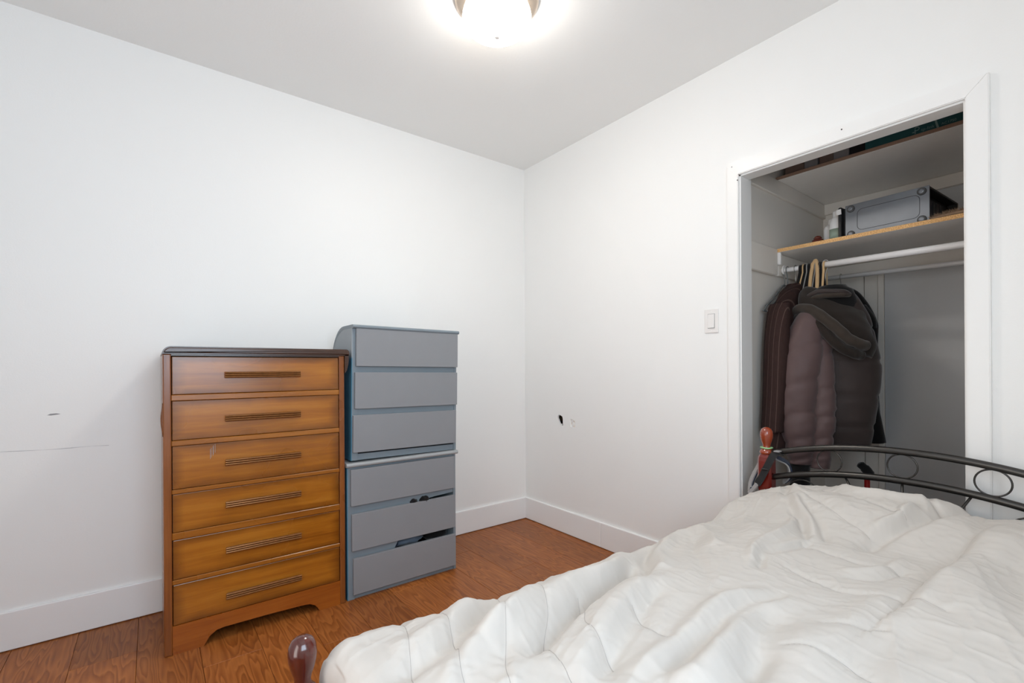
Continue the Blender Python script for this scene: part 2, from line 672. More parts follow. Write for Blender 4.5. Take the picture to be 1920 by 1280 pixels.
# right wall with the closet doorway, a broken hole and a painted-over recess
JL, JR, JT = -1.628, -2.396, 2.022
rough_ = 0.018
outer = [(0.1, -0.02), (0.1, H), (YN - 0.1, H), (YN - 0.1, -0.02), (JR - rough_, -0.02), (JR - rough_, JT + rough_), (JL + rough_, JT + rough_), (JL + rough_, -0.02)]


def hole_pts(lst, n=1):
    return [tuple(at(px, py, 0, 0.0)[1:]) for px, py in lst]


h1 = hole_pts([(1048.5, 777), (1051, 778.5), (1054.2, 780.5), (1055.2, 785), (1055.3, 793), (1055.8, 798.5), (1052, 797), (1049, 793), (1047.3, 788), (1045.6, 783), (1046, 779.5)])
h2 = hole_pts([(1069, 786), (1072, 785), (1076, 788), (1078, 789), (1078.5, 801.5), (1074, 801), (1069.5, 800), (1069, 792)])
b = NB()
prism(b, outer, 0, 0.0, 0.013, [h1, h2])
prism(b, outer, 0, 0.060, 0.10)
for (ya, yb, za, zb_) in ((JL + rough_, JL + rough_ + .04, 0, H), (JR - rough_ - .04, JR - rough_, 0, H), (JR - rough_, JL + rough_, JT + rough_, JT + rough_ + .04)):
    box(b, 0.0131, 0.0599, ya, yb, za, zb_)
wr = struct(put('wall_right', b, M['wall']))
put('cavity_shade_panel', bx(0.050, 0.0595, -0.9, -0.1, 0.5, 1.0), M['dark'], wr)  # shade inside the wall cavity, put in as a dark panel
put('lath', bx(0.040, 0.050, -.45, -.33, .752, .80), M['lath'], wr)
c2 = at(1073.5, 793.5, 0, 0.0)
b = bx(0.010, 0.02, c2.y - 0.04, c2.y + 0.04, c2.z - 0.06, c2.z + 0.06)
put('plaster_patch', b, M['patch'], wr)
b = NB()
for q, (px, py, r_) in enumerate(((1073, 789, .010), (1075.5, 795, .012), (1072.5, 798, .007))):
    p = at(px, py, 0, 0.009)
    bmesh.ops.create_icosphere(b, subdivisions=2, radius=r_, matrix=Matrix.Translation(p) @ Matrix.Diagonal((.35, 1, 1.2, 1)))
put('plaster_lump', b, M['wall'], wr, smooth=True)
p = at(1053.7, 795, 0, 0.006)
b = NB()
bmesh.ops.create_icosphere(b, subdivisions=2, radius=.004, matrix=Matrix.Translation(p))
put('plaster_crumb', b, M['wall'], wr, smooth=True)

# walls behind the camera
WX0, WX1, WZ0, WZ1 = -2.56, -1.48, 0.95, 2.17
b = NB()
prism(b, [(XL - .1, -.02), (XL - .1, H), (0.1, H), (0.1, -.02)], 1, YN - 0.12, YN, [[(WX0, WZ0), (WX1, WZ0), (WX1, WZ1), (WX0, WZ1)]])
struct(put('wall_near', b, M['wall']))
b = NB()
prism(b, [(YN - .1, -.02), (YN - .1, H), (0.1, H), (0.1, -.02), (-1.95, -.02), (-1.95, 2.03), (-2.75, 2.03), (-2.75, -.02)], 0, XL - .1, XL)  # unseen doorway, and the hall behind it, added for the door fill
struct(put('wall_entry', b, M['wall']))
struct(put('wall_hall', bx(-4.4, -4.3, -3.4, -1.3, -.02, H), M['wall']))
struct(put('wall_hall_left', bx(-4.4, XL - .1, -1.4, -1.3, -.02, H), M['wall']))
struct(put('wall_hall_right', bx(-4.4, XL - .1, -3.4, -3.3, -.02, H), M['wall']))
struct(put('ceiling_hall', bx(-4.4, XL - .1, -3.4, -1.3, H, H + .08), M['ceil']))
struct(put('floor_hall', bx(-4.4, XL, -3.4, -1.3, -.08, -.002), M['floor']))
hc = struct(put('trim_3', bx(XL - .002, XL + .014, -1.95, -1.89, 0, 2.03), M['trim']))
put('side_casing', bx(XL - .002, XL + .014, -2.81, -2.75, 0, 2.03), M['trim'], hc)
put('head_casing', bx(XL - .002, XL + .014, -2.81, -1.89, 2.03, 2.09), M['trim'], hc)
struct(put('ceiling', bx(XL - .1, 1.2, YN - .1, .1, H, H + .08), M['ceil']))

win = struct(put('window_1', prism(NB(), [(WX0, WZ0), (WX1, WZ0), (WX1, WZ1), (WX0, WZ1)], 1, YN - .09, YN - .03,
      [[(WX0 + .05, WZ0 + .05), (WX1 - .05, WZ0 + .05), (WX1 - .05, (WZ0 + WZ1) / 2 - .02), (WX0 + .05, (WZ0 + WZ1) / 2 - .02)],
       [(WX0 + .05, (WZ0 + WZ1) / 2 + .02), (WX1 - .05, (WZ0 + WZ1) / 2 + .02), (WX1 - .05, WZ1 - .05), (WX0 + .05, WZ1 - .05)]]), M['trim']))
put('pane', bx(WX0 + .05, WX1 - .05, YN - .064, YN - .060, WZ0 + .05, (WZ0 + WZ1) / 2 - .02), M['glass'], win)
put('pane', bx(WX0 + .05, WX1 - .05, YN - .064, YN - .060, (WZ0 + WZ1) / 2 + .02, WZ1 - .05), M['glass'], win)
put('window_sill', bx(WX0 - .04, WX1 + .04, YN - .03, YN + .03, WZ0 - .03, WZ0, .004), M['trim'], win)

# baseboards
BT, BH = 0.014, 0.157


def board(x0, x1, y0, y1, name, parent=None):
    b = bx(x0, x1, y0, y1, 0.003, BH, 0.004, 2)
    return put(name, b, M['base'], parent)


struct(board(XL, -0.0, -BT, 0.002, 'baseboard_left'))
br = struct(put('baseboard_right', bx(-0.004, 0.001, -1.566, -BT, 0.01, 0.02), M['dark']))
board(-BT, 0.002, -0.7475, -BT, 'board', br)
board(-BT, 0.002, -1.566, -0.7495, 'board', br)

# closet casing and jamb
CO_L, CO_R, CO_T = -1.566, -2.462, 2.090
CI_L, CI_R, CI_T = -1.6215, -2.4035, 2.0285
cas = struct(put('trim_1', bx(-0.016, 0.004, CI_L, CO_L, 0.0, CI_T), M['trim']))
b = NB()
prism(b, [(CI_L, 0), (CO_L, 0), (CO_L, CO_T), (CI_L, CI_T)], 0, -0.014, 0.003)
bmesh.ops.bevel(b, geom=list(b.edges), offset=0.003, segments=2, affect='EDGES')
cas.data = bpy.data.meshes.new('trim_1')
b.to_mesh(cas.data)
b.free()
cas.data.materials.append(M['trim'])
b = NB()
prism(b, [(CI_L, CI_T), (CO_L, CO_T), (CO_R, CO_T), (CI_R, CI_T)], 0, -0.014, 0.003)
bmesh.ops.bevel(b, geom=list(b.edges), offset=0.003, segments=2, affect='EDGES')
put('head_casing', b, M['trim'], cas)
b = NB()
prism(b, [(CI_R, 0), (CI_R, CI_T), (CO_R, CO_T), (CO_R, 0)], 0, -0.022, 0.003)
bmesh.ops.bevel(b, geom=list(b.edges), offset=0.003, segments=2, affect='EDGES')
put('side_casing', b, M['trim'], cas)
for px, py in ((1382.5, 337.5), (1578, 242.5), (1836, 155.5), (1372, 313)):
    p = at(px, py, 0, -0.0145)
    b = NB()
    lathe(b, [(0.0028, -0.0002), (0.0028, 0.0006)], 10, tuple(p), 'x')
    put('nail_hole', b, M['dark'] if px != 1372 else M['scuff'], cas)
jm = struct(put('trim_2', bx(0.0, 0.102, JL, JL + rough_, 0, JT + rough_), M['trim']))
put('head_jamb', bx(0.0, 0.077, JR - rough_, JL + rough_, JT, JT + rough_ + .004), M['trim'], jm)
put('side_jamb', bx(0.0, 0.102, JR - rough_, JR, 0, JT), M['trim'], jm)

# closet shell
CX0, CX1, CYL, CYR = 0.10, 1.083, -1.6, -2.75
wcl = struct(put('wall_closet_left', bx(CX0, CX1 + .1, CYL, CYL + .08, -.02, H), M['closet']))
struct(put('wall_closet_right', bx(CX0, CX1 + .1, CYR - .08, CYR, -.02, H), M['closet']))
wcb = struct(put('wall_closet_back', bx(CX1 + .012, CX1 + .1, CYR, CYL, -.02, H), M['dark']))
put('wall_panel', bx(CX1, CX1 + .02, -1.807, CYL, 0, H, .002), M['closet'], wcb)
put('wall_panel', bx(CX1, CX1 + .02, -1.874, -1.810, 0, H, .002), M['closet'], wcb)
put('batten', bx(CX1 - .012, CX1 + .02, -1.904, -1.875, 0, H, .003), M['closet'], wcb)
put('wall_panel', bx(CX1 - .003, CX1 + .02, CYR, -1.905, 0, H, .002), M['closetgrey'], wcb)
put('cleat', bx(CX1 - .02, CX1 + .001, CYR, CYL, 2.045, 2.109, .003), M['closet'], wcb)
put('cleat', bx(CX1 - .02, CX1 + .001, CYR, CYL, 1.652, 1.718, .003), M['closet'], wcb)
# wooden cleats on the left closet wall
put('cleat', bx(CX0 + .003, CX1, -1.616, CYL + .001, 2.025, 2.109, .003), M['closet'], wcl)
put('cleat', bx(CX0 + .003, 0.402, -1.622, CYL + .001, 1.598, 1.738, .004), M['closet'], wcl)
put('cleat', bx(0.425, CX1 - .02, -1.616, CYL + .001, 1.60, 1.718, .003), M['closet'], wcl)
put('shelf_clip', bx(0.404, 0.423, -1.634, CYL + .001, 1.655, 1.72, .004), M['plastic_white'], wcl)


def shelf(label, x0, z0, z1, edge='chip'):
    t = thing('closet_shelf', label, 'shelf', (0, 0, 0))
    put('shelf_panel', bx(x0 + .0015, CX1 - .001, CYR + .002, CYL - .002 - .0, z0, z1, .001), M['melamine'], t)
    put('front_edge', bx(x0 - .0006, x0 + .0015, CYR + .002, CYL - .002, z0 + .0006, z1 - .0006), M[edge], t)
    return t


UPZ, LOZ = 2.127, 1.738
shelf('upper grey closet shelf carrying the row of cartons', 0.43, 2.11, UPZ, 'chip_dull')
shelf('lower closet shelf with raw tan chipboard edge, under the computer case', 0.40, 1.719, LOZ)

t = thing('closet_rod', 'front white closet rod with the coats on it', 'rod')
put('tube', tube(NB(), [(0.463, -1.79, 1.628), (0.463, CYR + .002, 1.616)], .0155, 20), M['rod'], t, smooth=True)
put('tube', tube(NB(), [(0.463, -1.603, 1.632), (0.463, -1.80, 1.6285)], .0125, 20), M['rod'], t, smooth=True)
put('collar', lathe(NB(), [(.0165, -.004), (.0172, 0), (.0165, .004)], 20, (0.463, -1.794, 1.628), 'y'), M['plastic_white'], t, smooth=True)
put('rod_socket', lathe(NB(), [(.026, 0), (.026, .006), (.018, .01)], 20, (0.463, -1.632, 1.632), 'y'), M['plastic_white'], t)
t = thing('closet_rod', 'rear thin grey closet rod along the back wall', 'rod')
put('tube', tube(NB(), [(0.95, -1.603, 1.637), (0.95, CYR + .002, 1.616)], .0125, 16), M['rod'], t, smooth=True)
put('rod_socket', lathe(NB(), [(.024, 0), (.024, .006), (.016, .01)], 16, (0.95, -1.632, 1.637), 'y'), M['plastic_white'], t)

# ------------------------------------------------------------------ ceiling lamp
LC = Vector((-1.112, -1.203, 0))
t = thing('ceiling_light', 'lit white glass dome ceiling light with brushed nickel rings', 'lamp', (LC.x, LC.y, H))
put('canopy', lathe(NB(), [(.120, 0), (.160, 0), (.168, -.006), (.168, -.018), (.160, -.026), (.156, -.032), (.148, -.038), (.140, -.046), (.120, -.050)], 64), M['nickel'], t, smooth=True)
prof = [(.130, -.050), (.1335, -.057), (.1360, -.066), (.1375, -.075)]
for i in range(0, 15):
    a = i / 14 * math.pi / 2
    prof.append((max(.138 * math.cos(a), .002), -.083 - .059 * math.sin(a)))
put('glass_dome', lathe(NB(), prof, 64), M['glow'], t, smooth=True)
put('finial', lathe(NB(), [(.008, -.138), (.0120, -.144), (.0130, -.151), (.009, -.157), (.002, -.159)], 24), M['cream'], t, smooth=True)

# ------------------------------------------------------------------ light switch
pc = (at(1322, 581, 0, 0) + at(1348, 623, 0, 0)) / 2
t = thing('light_switch', 'white rocker light switch plate on the wall left of the closet', 'switch', (0, pc.y, pc.z))
put('wall_plate', bx(-.006, 0.0, -.036, .036, -.059, .059, .0025, 2), M['plastic_white'], t)
b = NB()
prism(b, [(-.0065, -.034), (-.012, -.034), (-.0085, .034), (-.0065, .034)], 1, -.0165, .0165)
put('rocker', b, M['plastic_white'], t)
b = prism(NB(), [(-.0185, -.036), (.0185, -.036), (.0185, .036), (-.0185, .036)], 0, -.0064, -.0058, [[(-.017, -.0345), (.017, -.0345), (.017, .0345), (-.017, .0345)]])
put('rocker_frame', b, M['scuff'], t)
for s in (-1, 1):
    put('screw', lathe(NB(), [(.0028, -.0068), (.0028, -.0055)], 12, (0, 0, s * .048), 'x'), M['trim'], t)

# ------------------------------------------------------------------ wooden dresser
DX0, DX1, DYF, DYB, DH = -2.185, -1.500, -0.455, -0.03, 1.21
D = thing('wooden_dresser', 'tall amber maple dresser with six drawers and dark top, left of the grey chests', 'dresser', ((DX0 + DX1) / 2, DYF, 0))
ox, oy = (DX0 + DX1) / 2, DYF
hw = (DX1 - DX0) / 2
PL, PR = -2.158 - ox, -1.511 - ox         # inner edges of the stiles
L0 = DX0 - ox
R0 = DX1 - ox + .014
dep = DYB - DYF
# side panels with their front stiles
for s, a, c in ((-1, L0, PL), (1, PR, R0)):
    b = NB()
    box(b, a, c, 0.0, dep, 0.0, 1.183, .004, 2)
    put('side_panel', b, M['maple_side'], D)
# chipped veneer bulge on the left edge
b = NB()
zz = np.linspace(.86, .99, 12)
loft(b, [((L0 - .001, .012, z), (.001 + .006 * max(0, math.sin(math.pi * (z - .86) / .13)) ** 1.3, 0, 0), (0, .012, 0), 2.2) for z in zz], 12)
put('veneer_chip', b, M['maple_side'], D, smooth=True)
put('back_panel', bx(PL, PR, dep - .01, dep, .06, 1.18), M['maple_side'], D)
# top: thick slab with rounded ends and bullnose front
b = NB()
xl, xr, r_ = L0 - .002, R0 + .022, .030
ol = []
for i in range(9):
    a = math.pi - i / 8 * math.pi / 2
    ol.append((xl + r_ + r_ * math.cos(a), 1.183 + .030 * math.sin(a)))
for i in range(9):
    a = math.pi / 2 - i / 8 * math.pi / 2
    ol.append((xr - .016 + .016 * math.cos(a), 1.197 + .016 * math.sin(a)))
ol += [(xr, 1.183)]
prism(b, ol, 1, -.014, dep)
fr = [e for e in b.edges if all(abs(v.co.y + .014) < 1e-5 for v in e.verts)]
bmesh.ops.bevel(b, geom=fr, offset=.008, segments=3, affect='EDGES')
tail = NB()
prism(tail, [(xr - .004, 1.192), (xr - .002, 1.165), (xr - .005, 1.140), (xr - .012, 1.112), (R0 + .0005, 1.100), (R0 + .0005, 1.192)], 1, -.006, dep)
put('end_moulding', tail, M['top_dark'], D)
put('top', b, M['top_dark'], D)
put('top_rail', bx(PL, PR, .004, .03, 1.176, 1.184), M['top_dark'], D)
b = bx(PL + .002, PL + .11, .0, .006, 1.1785, 1.1825, .001)
put('scraped_gloss_strip', b, M['greytop'], D)  # scraped patch; its pale gloss is put into the colour
# drawers: (top, bottom)
DZ = [(1.174, 1.021), (0.998, 0.840), (0.819, 0.647), (0.630, 0.477), (0.449, 0.291), (0.273, 0.112)]
HL, HR = -1.978 - ox, -1.686 - ox
for i, (zt, zb) in enumerate(DZ):
    cx, cz = (PL + PR) / 2, (zt + zb) / 2
    w, h = (PR - PL) / 2 - .0022, (zt - zb) / 2 - .0012
    d = put('drawer', bx(-w, w, .003, .022, -h, h, .0025, 2), M['maple'], D, (cx, 0, cz))
    zh = [1.098, .918, .735, .560, .371, .181][i] - cz
    b = NB()
    for q in (-1, 0, 1):
        tube(b, [(HL - cx, -.013, zh + q * .0085), (HR - cx, -.013, zh + q * .0085)], .0046, 10)
    box(b, HL - cx + .004, HR - cx - .004, -.0085, -.003, zh - .011, zh + .011)
    box(b, HL - cx + .03, HL - cx + .05, -.006, .004, zh - .008, zh + .008)
    box(b, HR - cx - .05, HR - cx - .03, -.006, .004, zh - .008, zh + .008)
    put('handle', b, M['brass'] if i in (0, 1, 2, 3, 4, 5) else M['bronze'], d, smooth=False)
    if i < 5:
        z1, z0 = zb, DZ[i + 1][0]
        put('drawer_rail', bx(PL, PR, .001, .03, z0, z1, .002), M['maple_rail'], D)
    if i == 2:
        b = NB()
        for q in range(5):
            x0 = -.195 + q * .004 + random.uniform(-.002, .002)
            box(b, x0, x0 + .0012, .0024, .0031, .022 + q * .006, .062 + q * .005)
        put('scratch', b, M['scuff'], d)
# dark inner void
put('drawer_void', bx(PL, PR, .024, dep - .012, .10, 1.176), M['dark'], D)
# apron with a shaped cut-out
zb = DZ[-1][1]
pts = [(PL, 0.0), (PL, zb), (PR, zb), (PR, 0.0), (-1.606 - ox, 0.0), (-1.612 - ox, .012), (-1.625 - ox, .030), (-1.648 - ox, .043), (-1.675 - ox, .047)]
pts += [(-1.83 - ox, .052), (-1.985 - ox, .054), (-2.012 - ox, .050), (-2.035 - ox, .034), (-2.046 - ox, .016), (-2.055 - ox, .002), (-2.056 - ox, 0.0)]
b = prism(NB(), pts, 1, .001, .022)
put('apron', b, M['apron'], D)

# ------------------------------------------------------------------ grey chests


def side_outline(dep, z0, z1, rr):
    """(y, z) outline with a rounded rear top corner"""
    o = [(0, z0), (0, z1)]
    if rr:
        for i in range(9):
            a = math.pi / 2 - i / 8 * math.pi / 2
            o.append((dep - rr + rr * math.cos(a), z1 - rr * 0.9 + rr * 0.9 * math.sin(a)))
    else:
        o.append((dep, z1))
    o.append((dep, z0))
    return o


def grey_chest(name, label, x0, x1, yf, dep, z0, h, drawers, rr, topz, tilt, open_gaps=()):
    g = thing(name, label, 'chest of drawers', (x1, yf, z0), (0, tilt, 0), 'stacked grey chests')
    w = x1 - x0
    t_ = .014
    zt = h - topz
    put('side_panel', prism(NB(), side_outline(dep, 0, zt, rr), 0, -w, -w + .004), M['blueside_lit_top'] if rr else M['blueside'], g)
    put('side_stile', prism(NB(), side_outline(dep, 0, zt, rr), 0, -w + .004, -w + .034), M['greybody'], g)
    put('side_panel', prism(NB(), side_outline(dep, 0, zt, rr), 0, -t_, 0), M['greybody'], g)
    put('back_panel', bx(-w + t_, -t_, dep - .15 if rr else dep - .02, dep - .14 if rr else dep - .012, .0, zt - (.05 if rr else 0)), M['greybody'], g)
    put('base_rail', bx(-w + t_, -t_, .006, dep - .16, 0, .03), M['greybody'], g)
    # top with a rounded front nose
    b = NB()
    nose = [(.0, zt + topz)] + [(-.012 - .010 * math.sin(i / 6 * math.pi), zt + topz / 2 + topz / 2 * math.cos(i / 6 * math.pi)) for i in range(7)] + [(0, zt)]
    ydeep = dep - (rr if rr else 0)
    nose = nose + [(ydeep, zt), (ydeep, zt + topz)]
    prism(b, nose, 0, -w - (.0 if rr else .006), .006)
    put('top', b, M['greytop'] if not rr else M['greybody'], g)
    if rr:
        b = NB()
        ol = [(dep - rr, zt + topz)]
        for i in range(1, 11):
            a = math.pi / 2 - i / 10 * math.pi / 2
            ol.append((dep - rr + rr * math.cos(a), zt - rr * .9 + rr * .9 * math.sin(a) + topz * max(0, math.sin(a))))
        for i in range(10, -1, -1):
            a = math.pi / 2 - i / 10 * math.pi / 2
            ol.append((dep - rr + (rr - .012) * math.cos(a), zt - rr * .9 + (rr * .9 - .004) * math.sin(a)))
        prism(b, ol, 0, -w, 0)
        put('rear_curve', b, M['greybody'], g)
    put('drawer_void', bx(-w + t_, -t_, dep - .17, dep - .16, .03, zt - .01), M['dark'], g)
    zr_prev = zt
    for i, (dx0, dx1, dzt, dzb) in enumerate(drawers):
        a, c = dx0 - x1, dx1 - x1
        d = put('drawer', bx(a, c, -.016, .002, dzb - z0, dzt - z0, .0015, 2), M['greyfront'], g)
        put('drawer_tray', bx(a + .02, c - .02, .002, dep - .18, dzb - z0 + .012, dzb - z0 + .02), M['greybody'], d)
        # rail above the drawer
        if i not in open_gaps:
            put('drawer_rail', bx(-w + t_, -t_, .003, .02, dzt - z0 - .02, zr_prev if i == 0 else drawers[i - 1][3] - z0 + .02), M['greybody'], g)
    return g


grey_chest('grey_chest', 'lower grey chest on the floor with gaping bottom drawers', -1.475, -0.872, -0.447, 0.43, 0.0, 0.664,
           [(-1.460, -.884, .633, .456), (-1.456, -.882, .416, .238), (-1.450, -.880, .200, .026)], 0, .02, R(0.0), open_gaps=(1, 2))
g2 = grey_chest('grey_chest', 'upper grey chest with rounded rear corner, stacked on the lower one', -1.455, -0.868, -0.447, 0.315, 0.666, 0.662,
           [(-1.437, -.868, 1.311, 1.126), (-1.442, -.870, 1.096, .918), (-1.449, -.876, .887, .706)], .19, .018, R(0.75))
# partial rails behind the two gaping gaps (drop away to the right)
lower = bpy.data.objects['grey_chest']
b = NB()
prism(b, [(-1.461 + .872, .39), (-1.461 + .872, .47), (-.014, .47), (-.014, .43), (-.13, .425), (-.24, .412)], 1, .004, .02)
put('drawer_rail', b, M['greybody'], lower)
b = NB()
prism(b, [(-1.461 + .872, .18), (-1.461 + .872, .25), (-.33, .25), (-.36, .2)], 1, .004, .02)
put('drawer_rail', b, M['greybody'], lower)


def lump(name, label, cat, c, s, m, seed=0, rot=0):
    b = NB()
    bmesh.ops.create_icosphere(b, subdivisions=3, radius=1.0)
    for v in b.verts:
        n_ = mnoise.noise(v.co * 1.7 + Vector((seed, 0, 0))) * .25
        v.co = Vector((v.co.x * s[0], v.co.y * s[1], v.co.z * s[2])) * (1 + n_)
    o = put(name, b, m, None, c, (0, 0, rot), smooth=True)
    return tag(o, label, cat)


lump('folded_cloth', 'dark navy cloth bulging over the lowest grey drawer', 'clothes', (-1.27, -.40, .208), (.075, .035, .03), M['navy'], 1)
lump('folded_cloth', 'blue grey cloth in the middle of the lowest grey drawer', 'clothes', (-1.14, -.39, .21), (.08, .05, .03), M['bluegrey'], 2)
lump('folded_cloth', 'black cloth at the right end of the lowest grey drawer', 'clothes', (-.965, -.36, .20), (.085, .06, .032), M['blackcloth'], 3)
lump('rolled_sock', 'left black sock peeking over the middle drawer of the lower chest', 'sock', (-1.125, -.442, .415), (.022, .018, .018), M['blackcloth'], 4)
lump('rolled_sock', 'right larger black sock peeking over the middle drawer of the lower chest', 'sock', (-1.063, -.442, .418), (.028, .02, .021), M['blackcloth'], 5)

# ------------------------------------------------------------------ bed
HX, FX, YF_, YNr = -0.08, -1.992, -1.774, -2.712
BED = thing('bed', 'single bed with cherry wood posts and dark arched metal headboard', 'bed', (0, 0, 0))


def post(x, y, ztop, mwood, mfin, hw=.0275):
    zc = ztop - .118                      # top of the square shaft
    b = NB()
    r0 = hw
    keys = [(0, r0 * .8), (.02, r0), (zc - .26, r0), (zc - .03, r0), (zc - .012, r0 * .93), (zc, r0 * .72)]
    for (z0, a), (z1, c) in zip(keys, keys[1:]):
        pass
    rings = []
    for z, a in keys:
        ring = [b.verts.new((x + sx * a * cx_, y + sy * a * cy_, z)) for sx, sy, cx_, cy_ in
                ((-1, -1, 1, .72), (-1, -1, .72, 1), (1, -1, .72, 1), (1, -1, 1, .72), (1, 1, 1, .72), (1, 1, .72, 1), (-1, 1, .72, 1), (-1, 1, 1, .72))]
        rings.append(ring)
    for a, c in zip(rings, rings[1:]):
        for k in range(8):
            b.faces.new((a[k], a[(k + 1) % 8], c[(k + 1) % 8], c[k]))
    b.faces.new(rings[0][::-1])
    b.faces.new(rings[-1])
    bmesh.ops.recalc_face_normals(b, faces=b.faces)
    p = put('post', b, mwood, BED)
    z = zc
    put('finial', lathe(NB(), [(.020, z - .002), (.0275, z + .004), (.0285, z + .010), (.024, z + .018), (.0165, z + .026), (.0145, z + .034), (.0165, z + .044), (.0215, z + .058),
                               (.0252, z + .074), (.0262, z + .086), (.0245, z + .099), (.0190, z + .110), (.0100, z + .1165), (.001, z + .118)], 32, (x, y, 0)), mfin, p, smooth=True)
    return p


post(HX, YF_, .854, M['cherry'], M['finial'], .029)
post(HX, YNr, .854, M['cherry'], M['finial'], .029)
post(FX, YF_, .612, M['cherry_dark'], M['cherry_dark'], .0265)
post(FX, YNr, .612, M['cherry_dark'], M['cherry_dark'], .0265)
YC = (YF_ + YNr) / 2


def arch(y, base, rise):
    u_ = (y - YC) / ((YF_ - YNr) / 2)
    return base + rise * (1 - abs(u_) ** 2.1)


ys = np.linspace(YF_ - .02, YNr + .02, 40)
put('top_rail', tube(NB(), [(HX, y, arch(y, .736, .074)) for y in ys], .0125, 14), M['steel'], BED, smooth=True)
put('lower_rail', tube(NB(), [(HX, y, arch(y, .632, .073)) for y in ys], .0125, 14), M['steel'], BED, smooth=True)
put('bottom_rail', tube(NB(), [(HX, y, .36) for y in (YF_ - .02, YNr + .02)], .0125, 12), M['steel'], BED, smooth=True)
for y in (-2.014, -2.2427, -2.472):
    zc = (arch(y, .736, .074) + arch(y, .632, .073)) / 2
    pts = [(HX, y + .043 * math.cos(a), zc + .0425 * math.sin(a)) for a in np.linspace(0, 2 * math.pi, 41)[:-1]]
    put('ring', tube(NB(), pts, .0028, 8, closed=True), M['steel'], BED, smooth=True)
for y, y2 in ((-2.066, -2.232), (-2.2427, -2.2427), (-2.424, -2.253)):
    put('spindle', tube(NB(), [(HX, y, arch(y, .632, .073) - .005), (HX, y2, .36)], .004, 8), M['steel'], BED, smooth=True)
for y in (-1.92, -2.56):
    pts = [(HX, y + .056 * math.cos(a), .598 + .05 * math.sin(a)) for a in np.linspace(0, 2 * math.pi, 33)[:-1]]
    put('ring', tube(NB(), pts, .0028, 8, closed=True), M['steel'], BED, smooth=True)
for z, rise in ((.43, .045), (.30, .0)):
    put('foot_rail', tube(NB(), [(FX, y, arch(y, z, rise)) for y in ys], .0125, 12), M['steel'], BED, smooth=True)
for y in (YF_, YNr):
    put('side_rail', bx(FX + .02, HX - .02, y - .012, y + .012, .24, .31, .003), M['steel'], BED)
for i in range(9):
    x = FX + .15 + i * .2
    put('slat', bx(x, x + .07, YNr + .012, YF_ - .012, .29, .305), M['maple_rail'], BED)

MAT_ = put('mattress', bx(-1.945, -.11, -2.69, -1.80, .307, .50, .035, 4), M['mattress'], smooth=True)
tag(MAT_, 'pale mattress hidden beneath the white duvet on the bed', 'mattress')

# duvet ------------------------------------------------------------
rng = np.random.default_rng(3)


def vnoise(x, y, seed):
    """smooth value noise"""
    r = np.random.default_rng(seed)
    T = r.random((64, 64))
    xi, yi = np.floor(x).astype(int), np.floor(y).astype(int)
    fx, fy = x - xi, y - yi
    fx, fy = fx * fx * fx * (fx * (fx * 6 - 15) + 10), fy * fy * fy * (fy * (fy * 6 - 15) + 10)
    g = lambda a, b: T[a % 64, b % 64]
    return ((g(xi, yi) * (1 - fx) + g(xi + 1, yi) * fx) * (1 - fy) + (g(xi, yi + 1) * (1 - fx) + g(xi + 1, yi + 1) * fx) * fy) * 2 - 1


def pdist(X, Y, pl, taper=True):
    """distance to a polyline, and the side (positive = left of its direction)"""
    best = np.full(X.shape, 9.0)
    side = np.zeros(X.shape)
    tt = np.zeros(X.shape)
    n = len(pl) - 1
    for i in range(n):
        (ax, ay), (bx_, by) = pl[i], pl[i + 1]
        dx, dy = bx_ - ax, by - ay
        L2 = dx * dx + dy * dy
        t = np.clip(((X - ax) * dx + (Y - ay) * dy) / L2, 0, 1)
        d = np.hypot(X - ax - t * dx, Y - ay - t * dy)
        m = d < best
        best = np.where(m, d, best)
        cr = dx * (Y - ay) - dy * (X - ax)
        side = np.where(m, np.sign(cr), side)
        tt = np.where(m, (i + t) / n, tt)
    return best, side, tt


def spl(pl, n=6):
    return [(p.x, p.y) for p in smoothpts([(a, b, 0) for a, b in pl], n)]


